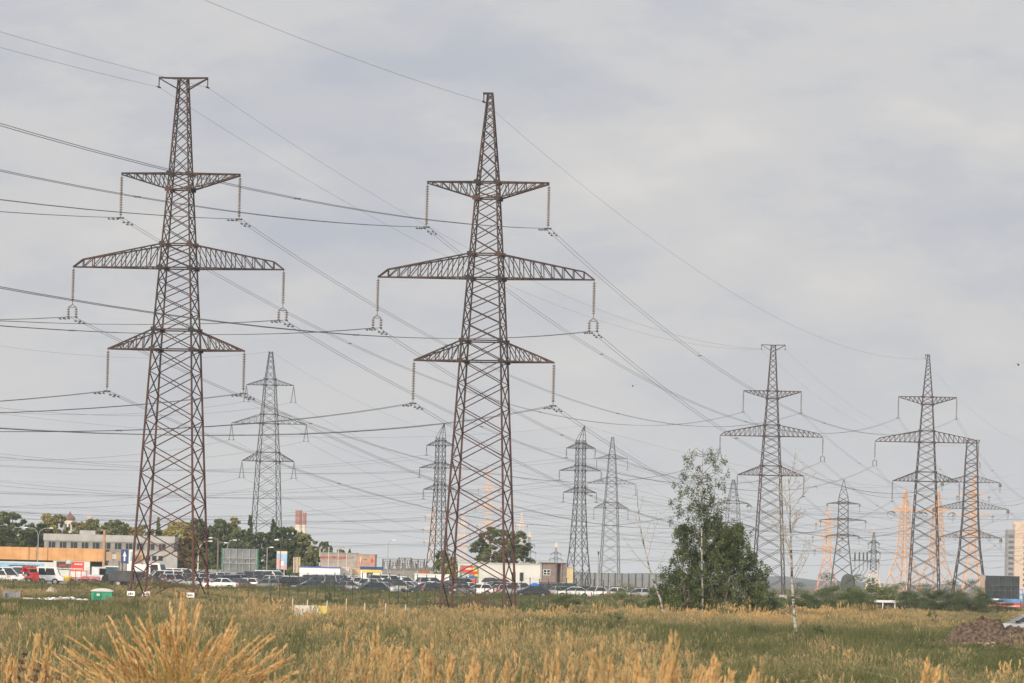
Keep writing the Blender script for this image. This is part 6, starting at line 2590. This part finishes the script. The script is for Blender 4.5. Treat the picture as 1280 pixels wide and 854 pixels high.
def loader():
    d = M(482)
    p = gp(40, d)
    t = thing('loader', 'red loader with a raised arm between the two white vans', 'loader', p, PI / 2 + .6)
    m = MB()
    m.box(-.9, .9, -.5, .5, .5, 1.1)
    m.slab([(-.9, 1.1), (-.1, 1.1), (-.2, 1.5), (-.9, 1.6)], -.45, .45)
    m.build('chassis', RED, t)
    m = MB()
    for s in (-.6, .5):
        m.beam((-.4, s, 1.3), (.5, s, 2.35), .16, cap=True)
        m.beam((.5, s, 2.35), (1.3, s, 1.9), .14, cap=True)
    m.build('lifting_arm', RED, t)
    m = MB()
    m.slab([(1.2, 1.6), (1.8, 1.6), (1.7, 1.75), (1.35, 1.8), (1.3, 2.3), (1.2, 2.3)], -.75, .75)
    m.build('bucket', RED, t)
    m = MB()
    m.box(-.3, .6, -.42, .42, 1.1, 2.0)
    m.build('cab_glass', M_GLASS, t)
    m = MB()
    m.box(-.4, .7, -.5, .5, 2.0, 2.12)
    m.build('cab_roof', wallmat('amber_roof', (.42, .2, .05), (.5, .26, .08)), t)
    for x in (-.6, .7):
        for s in (-1, 1):
            w = MB()
            w.lathe([(.25, -.14), (.45, -.13), (.45, .13), (.25, .14)], 14, axis='y')
            wo = w.build('wheel', M_DARK, t, loc=(x, s * .65, .45))
            w = MB()
            w.lathe([(.24, -.15), (.24, .15)], 10, axis='y')
            w.build('rim', M_WHITE, wo)


loader()


def spreader():
    p = gp(84.5, M(476))
    t = thing('seed_spreader', 'yellow hopper on a red wheel in front of the black and red banner', 'farm machine', p)
    m = MB()
    m.lathe([(.12, .5), (.2, .55), (.55, 1.05), (.55, 1.2), (.5, 1.2)], 14)
    m.build('hopper', PYEL, t)
    m = MB()
    m.beam((-.6, 0, .5), (.9, 0, .5), .1)
    m.beam((0, -.5, .5), (0, .5, .5), .1)
    m.build('frame', RED, t)
    for s in (-1, 1):
        w = MB()
        w.lathe([(.2, -.08), (.38, -.07), (.38, .07), (.2, .08)], 14, axis='y')
        wo = w.build('wheel', M_DARK, t, loc=(.7, s * .45, .38))
        w = MB()
        w.lathe([(.22, -.09), (.22, .09)], 10, axis='y')
        w.build('rim', RED, wo)


spreader()


def canopy(px, pt, d, label, mm, wpx):
    d = M(d)
    p = gp(px, d)
    k = d / F
    zt = zat(px, pt, d) - p.z
    r0 = wpx * k / 2
    t = thing('canopy', label, 'canopy', p)
    m = MB()
    m.tube([(0, 0, -.2), (0, 0, zt - .05)], .04, 6)
    m.build('pole', M_GREYSTEEL, t)
    m = MB()
    m.lathe([(r0, zt - .62), (r0 * .98, zt - .45), (r0 * .78, zt - .18), (r0 * .4, zt - .04), (.02, zt)], 12)
    m.build('cloth', mm, t, smooth=True)


canopy(668, 728.5, 474, 'bright blue cloth canopy above the cars beside the white workshop', wallmat('bright_blue_cloth', (.02, .12, .52), (.04, .18, .62), 1.5), 13)
canopy(612, 722, 505, 'dark grey umbrella canopy above the cars before the workshop windows', wallmat('dark_canopy_cloth', (.04, .038, .045), (.07, .065, .07)), 21)
canopy(86, 700, 552, 'small pale canopy over the black and red banner', wallmat('pale_canopy_cloth', (.4, .42, .4), (.5, .52, .5)), 9)


# ------------------------------------------------------------------ fences, stakes and litter in the field
def post_fence(label, pxs, d, pts, mm, r, wires, meshy=False):
    p0 = gp(pxs[0], d)
    t = thing('wire_fence', label, 'fence', p0)
    tops = []
    rr = random.Random(len(pxs))
    for px, pt in zip(pxs, pts):
        p = gp(px, d) - p0
        zt = zat(px, pt, d) - p0.z
        m = MB()
        m.tube([(p.x, 0, p.z - .4), (p.x + rr.uniform(-.04, .04), 0, zt)], r, 6)
        m.build('post', mm, t)
        tops.append((p.x, p.z, zt))
    m = MB()
    for u in wires:
        for (xa, za, ta), (xb, zb_, tb) in zip(tops, tops[1:]):
            m.beam((xa, -r, za + (ta - za) * u), (xb, -r, zb_ + (tb - zb_) * u), .016)
    m.build('wires', M_DARKSTEEL, t)


GRN = mat('green_fence_paint', (.018, .045, .035), (.03, .065, .05), .6, 2)
xs_ = list(np.arange(338, 566, 11.4)) + list(np.arange(571, 760, 11.4))
post_fence('dark green post and wire fence along the front of the car lot', [float(x) for x in xs_], 458, [float(714.5 + (x - 340) * .024 + random.uniform(-1.5, 1.5)) for x in xs_], GRN, .045, (.25, .5, .75, .97))
post_fence('sparse dark post fence behind the green booth and the rubble', [-22.0, 16.0, 52.0, 88.0, 125.0, 160.0, 200.0], 424, [722.0, 723.0, 724.0, 725.5, 726.0, 727.0, 728.0], wallmat('dark_brown_post', (.045, .04, .032), (.08, .07, .055)), .045, (.5, .95))
for px, pt, d, lab in ((310, 720, 420, 'single reddish brown post between the T headed pylon and the lot'), (241, 716, 436, 'single thin dark post beside the outer legs of the T headed pylon'), (45, 742, 398, 'short dark post at the edge of the pale slab'), (7, 741, 398, 'short dark post before the grey panels'), (26, 738, 398, 'short dark post at the corner of the grey panels'), (88, 741, 396, 'short dark post among the white rubble')):
    p = gp(px, d)
    m = MB()
    m.tube([(0, 0, -.4), (.02, 0, zat(px, pt, d) - p.z)], .05, 7, r1=.045)
    o = m.build('fence_post', wallmat('red_brown_post', (.10, .05, .04), (.15, .08, .06)), loc=p)
    tag(o, lab, 'post', 'lone posts in the grass')
STW = wallmat('pale_weathered_wood', (.42, .38, .31), (.56, .52, .44), 3)
for px, pt, pb, lab in ((365, 748, 769, 'pale stake touching the end of the white barrier block'), (383.5, 750, 757, 'pale stake sticking up over the white barrier block'), (408, 751, 771, 'pale stake at the yellow end of the barrier block'), (432, 748.5, 771, 'tallest pale stake right of the barrier block'), (346, 757, 770, 'short pale stake left of the barrier block'),
                        (455, 753.5, 768, 'short pale stake between two taller ones'), (481, 754, 772, 'pale stake below the blue and yellow kiosk'), (506, 756, 772, 'pale stake farthest from the barrier block')):
    p = gp(px, 322)
    m = MB()
    m.beam((0, 0, -.3), (.02, .01, zat(px, pt, 322) - p.z), .075, cap=True)
    o = m.build('wooden_stake', STW, loc=p)
    tag(o, lab, 'stake', 'pale stakes around the barrier block')


def field_items():
    d = 318
    a, b, w = facade(367.5, 410, d)
    k = d / F
    t = thing('barrier_block', 'long white concrete barrier block with a yellow end in the tall grass', 'barrier', (a.x, d, a.z))
    h = zat(388, 757, d) - a.z
    prof_ = [(-.32, -.2), (.32, -.2), (.32, .12), (.16, .3), (.12, h), (-.12, h), (-.16, .3), (-.32, .12)]
    for nm, x0, x1, mm in (('white_length', 0, w * .70, wallmat('dirty_white_concrete', (.46, .44, .39), (.62, .59, .53), 3)), ('yellow_end', w * .70 + .01, w, wallmat('dirty_yellow_concrete', (.55, .42, .10), (.66, .54, .2), 3))):
        m = MB()
        kk = len(prof_)
        vs_ = [(x0, y, z) for y, z in prof_] + [(x1, y, z) for y, z in prof_]
        m.add(vs_, [tuple(range(kk))[::-1], tuple(range(kk, 2 * kk))] + [(i, (i + 1) % kk, (i + 1) % kk + kk, i + kk) for i in range(kk)])
        m.build(nm, mm, t)
    d = 392
    a, b, w = facade(114, 139.5, d)
    t = thing('green_booth', 'low green booth with a curved white roof standing in the weeds', 'booth', (a.x, d, a.z))
    h = zat(126, 735.5, d) - a.z
    m = MB()
    m.box(0, w, 0, 1.4, -.2, h - .22)
    m.build('body', GREENP, t)
    m = MB()
    pts = [(-.06 + (w + .12) * u, h - .22 + .22 * math.sin(PI * u) ** .6) for u in np.linspace(0, 1, 13)]
    m.slab([(w + .06, h - .26), (-.06, h - .26)] + pts, -.08, 1.48)
    m.build('roof', WHITE2, t)
    m = MB()
    m.box(w * .56, w * .58, -.02, 0, 0, h - .3)
    m.box(w * .78, w * .80, -.02, 0, 0, h - .3)
    m.build('ribs', wallmat('bright_green_plastic', (.02, .36, .2), (.04, .44, .26)), t)
    m = MB()
    m.box(w * .12, w * .5, -.025, 0, 0, h - .34)
    dr = m.build('door', wallmat('deep_green_plastic', (.008, .17, .10), (.015, .23, .14)), t)
    m = MB()
    m.box(w * .26, w * .42, -.04, -.025, h * .40, h * .58)
    m.build('door_plate', WHITE2, dr)
    d = 398
    a, b, w = facade(3, 25.5, d)
    t = thing('panel_stack', 'grey upright panels leaning together at the picture edge', 'panels', (a.x, d, a.z))
    h = zat(14, 738.5, d) - a.z
    for i, (u0, u1) in enumerate(((0, .34), (.36, .68), (.70, 1))):
        m = MB()
        m.add([(w * u0, i * .04, -.2), (w * u1, i * .04, -.2), (w * u1, .25 + i * .04, h * (1 - .05 * i)), (w * u0, .25 + i * .04, h * (1 - .05 * i)), (w * u0, .1 + i * .04, -.2), (w * u1, .1 + i * .04, -.2), (w * u1, .35 + i * .04, h * (1 - .05 * i)), (w * u0, .35 + i * .04, h * (1 - .05 * i))],
              [(0, 1, 2, 3), (5, 4, 7, 6), (3, 2, 6, 7), (0, 3, 7, 4), (1, 5, 6, 2)])
        m.build('panel', wallmat('grey_panel_board', (.16, .165, .18), (.24, .245, .26)), t)
    a, b, w = facade(27, 45, 394)
    m = MB()
    h = zat(36, 747, 394) - a.z
    m.slab([(0, -.2), (w, -.2), (w * .97, h * .9), (w * .1, h)], 0, .5)
    tag(m.build('concrete_block', wallmat('pale_pink_concrete', (.42, .37, .33), (.54, .48, .44), 3), loc=(a.x, 394, a.z)), 'pale concrete slab on edge next to the grey panels', 'slab')
    # rubble and sacks along the edge of the field
    r = np.random.default_rng(71)

    def heap(name, label, px0, px1, d, hmax, mats, n, s0, s1, cat):
        a, b, w = facade(px0, px1, d)
        m = MB()
        for i in range(n):
            u = r.uniform(0, 1)
            x, y = u * w, r.normal() * .5
            hh = hmax * math.sin(PI * min(.98, max(.02, u))) ** .5 * r.uniform(.3, 1)
            s = r.uniform(s0, s1)
            q = [Vector((r.uniform(-1, 1), r.uniform(-1, 1), r.uniform(-1, 1))).normalized() * s * r.uniform(.7, 1.2) for _ in range(9)]
            c = Vector((x, y, max(.02, hh - s * .3)))
            import bmesh
            bm = bmesh.new()
            for v in q:
                bm.verts.new(c + Vector((v.x * 1.3, v.y, v.z * .7)))
            res = bmesh.ops.convex_hull(bm, input=bm.verts)
            bm.verts.ensure_lookup_table()
            bm.verts.index_update()
            m.add([tuple(v.co) for v in bm.verts], [tuple(v.index for v in f.verts) for f in bm.faces], i % len(mats))
            bm.free()
        tag(m.build(name, mats, loc=(a.x, d, a.z)), label, cat)
    heap('rubble_heap', 'low row of pale rubble and sacks left of the green booth', 48, 112, 392, .32, [wallmat('pale_rubble', (.42, .39, .35), (.58, .55, .5), 4), wallmat('pinkish_rubble', (.40, .28, .23), (.5, .37, .31), 4), M_WHITE], 90, .12, .3, 'rubble')
    heap('rubble_heap', 'thin scatter of pale rubble behind the fanned grass clump', 168, 246, 372, .14, [wallmat('pale_rubble', (.42, .39, .35), (.58, .55, .5), 4), wallmat('pinkish_rubble', (.4, .28, .23), (.5, .37, .31), 4)], 60, .08, .2, 'rubble')
    for (px0, px1, d, n, lab) in ((845, 925, 232, 60, 'pale strip of dry litter between the two white trunks'), (895, 1000, 196, 60, 'pale strip of dry litter before the white birch foot'), (800, 880, 170, 50, 'pale strip of dry litter near tall seed heads'), (660, 720, 262, 40, 'pale heap of broken litter below the capped pylon'), (560, 640, 190, 40, 'pale strip of litter in the middle of the green patch')):
        heap('litter_strip', lab, px0, px1, d, .10, [wallmat('dry_litter', (.36, .30, .21), (.50, .43, .32), 5), wallmat('grey_litter', (.3, .27, .22), (.4, .36, .3), 5)], n, .06, .2, 'litter')
    p = gp(626, 400)
    m = MB()
    m.lathe([(.25, -.2), (.34, .1), (.28, .42), (.1, .5)], 9)
    tag(m.build('white_marker', wallmat('dirty_white_paint', (.5, .5, .47), (.65, .65, .62), 3), loc=(p.x, 400, p.z)), 'small dirty white marker stone at the foot of the capped pylon', 'marker')
    # sand heap and the dug earth mound
    def mound(name, label, px0, px1, d, hgt, mm, rough, seed, cat):
        a, b, w = facade(px0, px1, d)
        rr = np.random.default_rng(seed)
        n = 60
        u = np.linspace(-1.15, 1.15, n)
        X, Y = np.meshgrid(u, u)
        R_ = np.sqrt(X ** 2 + Y ** 2)
        ns = value_noise((X + 3) * 10, (Y + 3) * 10, 7, seed) - .5
        n2_ = value_noise((X + 3) * 10, (Y + 3) * 10, 1.6, seed + 1) - .5
        Z = hgt * (np.clip(1 - R_ ** 1.7, 0, 1) ** .9) * (1 + 1.1 * ns) + rough * n2_ * np.clip(1.2 - R_, 0, 1) - .12 * sm(.8, 1.1, R_)
        V = np.stack([X * w / 2 + w / 2, Y * w * .45, Z], -1).reshape(-1, 3)
        I = np.arange(n * n).reshape(n, n)
        Fq = np.stack([I[:-1, :-1], I[:-1, 1:], I[1:, 1:], I[1:, :-1]], -1).reshape(-1, 4)
        me = bpy.data.meshes.new(name)
        me.from_pydata(V.tolist(), [], Fq.tolist())
        me.materials.append(mm)
        tag(put(name, me, None, (a.x, d, a.z)), label, cat)
    mound('sand_heap', 'small pale sand heap behind the fence of dark posts', 53, 76, 432, .75, wallmat('pale_sand', (.38, .31, .22), (.5, .42, .31), 1.5), .1, 3, 'sand heap')
    mound('earth_mound', 'dug mound of dark brown earth at the picture edge', 1172, 1302, 250, 1.45, mat('dug_earth', (.05, .033, .022), (.145, .10, .066), .95, 5, bump=.6), 1.25, 5, 'earth mound')
    heap('earth_clods', 'loose brown clods along the foot of the dug earth mound', 1168, 1296, 246, .35, [mat('dug_earth', (.08, .05, .04), (.2, .14, .1)), wallmat('pale_dry_clods', (.24, .18, .13), (.34, .26, .19), 4)], 130, .06, .22, 'earth clods')
    p = gp(1271, 128)
    m = MB()
    m.box(-.5, .6, -.2, .25, -.1, .14)
    o = m.build('concrete_block', wallmat('pale_concrete', (.5, .49, .47), (.6, .59, .56), 3), loc=(p.x, 128, p.z))
    tag(o, 'pale slab lying in the corner before the earth mound', 'slab')


field_items()
# white number plates on the lower legs of the T headed rusty pylon
for x, y in ((-2.72, -2.98), (2.6, -2.98), (-2.75, 2.7)):
    m = MB()
    m.box(x - .35, x + .35, y - .03, y, .30, .72)
    pl = m.build('number_plate', M_WHITE, PY['A']['root'])
    m = MB()
    bars(m, x - .22, x + .22, y - .032, .40, .2, 0, BR)
    m.build('plate_digits', M_DARKSTEEL, pl)


def bird(label, px, py, d):
    p = at(px, py, d)
    m = MB()
    m.lathe([(.01, -.2), (.06, -.1), (.07, .05), (.045, .16), (.01, .22)], 8, axis='y')
    for s in (-1, 1):
        m.add([(0, -.08, .02), (0, .1, .02), (s * .25, .02, .14), (s * .25, -.1, .14), (s * .5, -.14, .04)], [(0, 1, 2, 3), (3, 2, 4)] if s > 0 else [(3, 2, 1, 0), (4, 2, 3)])
    m.add([(-.03, -.18, 0), (.03, -.18, 0), (.08, -.34, .01), (-.08, -.34, .01)], [(0, 1, 2, 3)])
    o = m.build('bird', M_DARK, loc=p)
    tag(o, label, 'bird')


bird('small dark bird in the open sky at the picture edge', 1273, 456, 330)
bird('tiny dark bird above the two narrow grey pylons', 791, 482.5, 420)
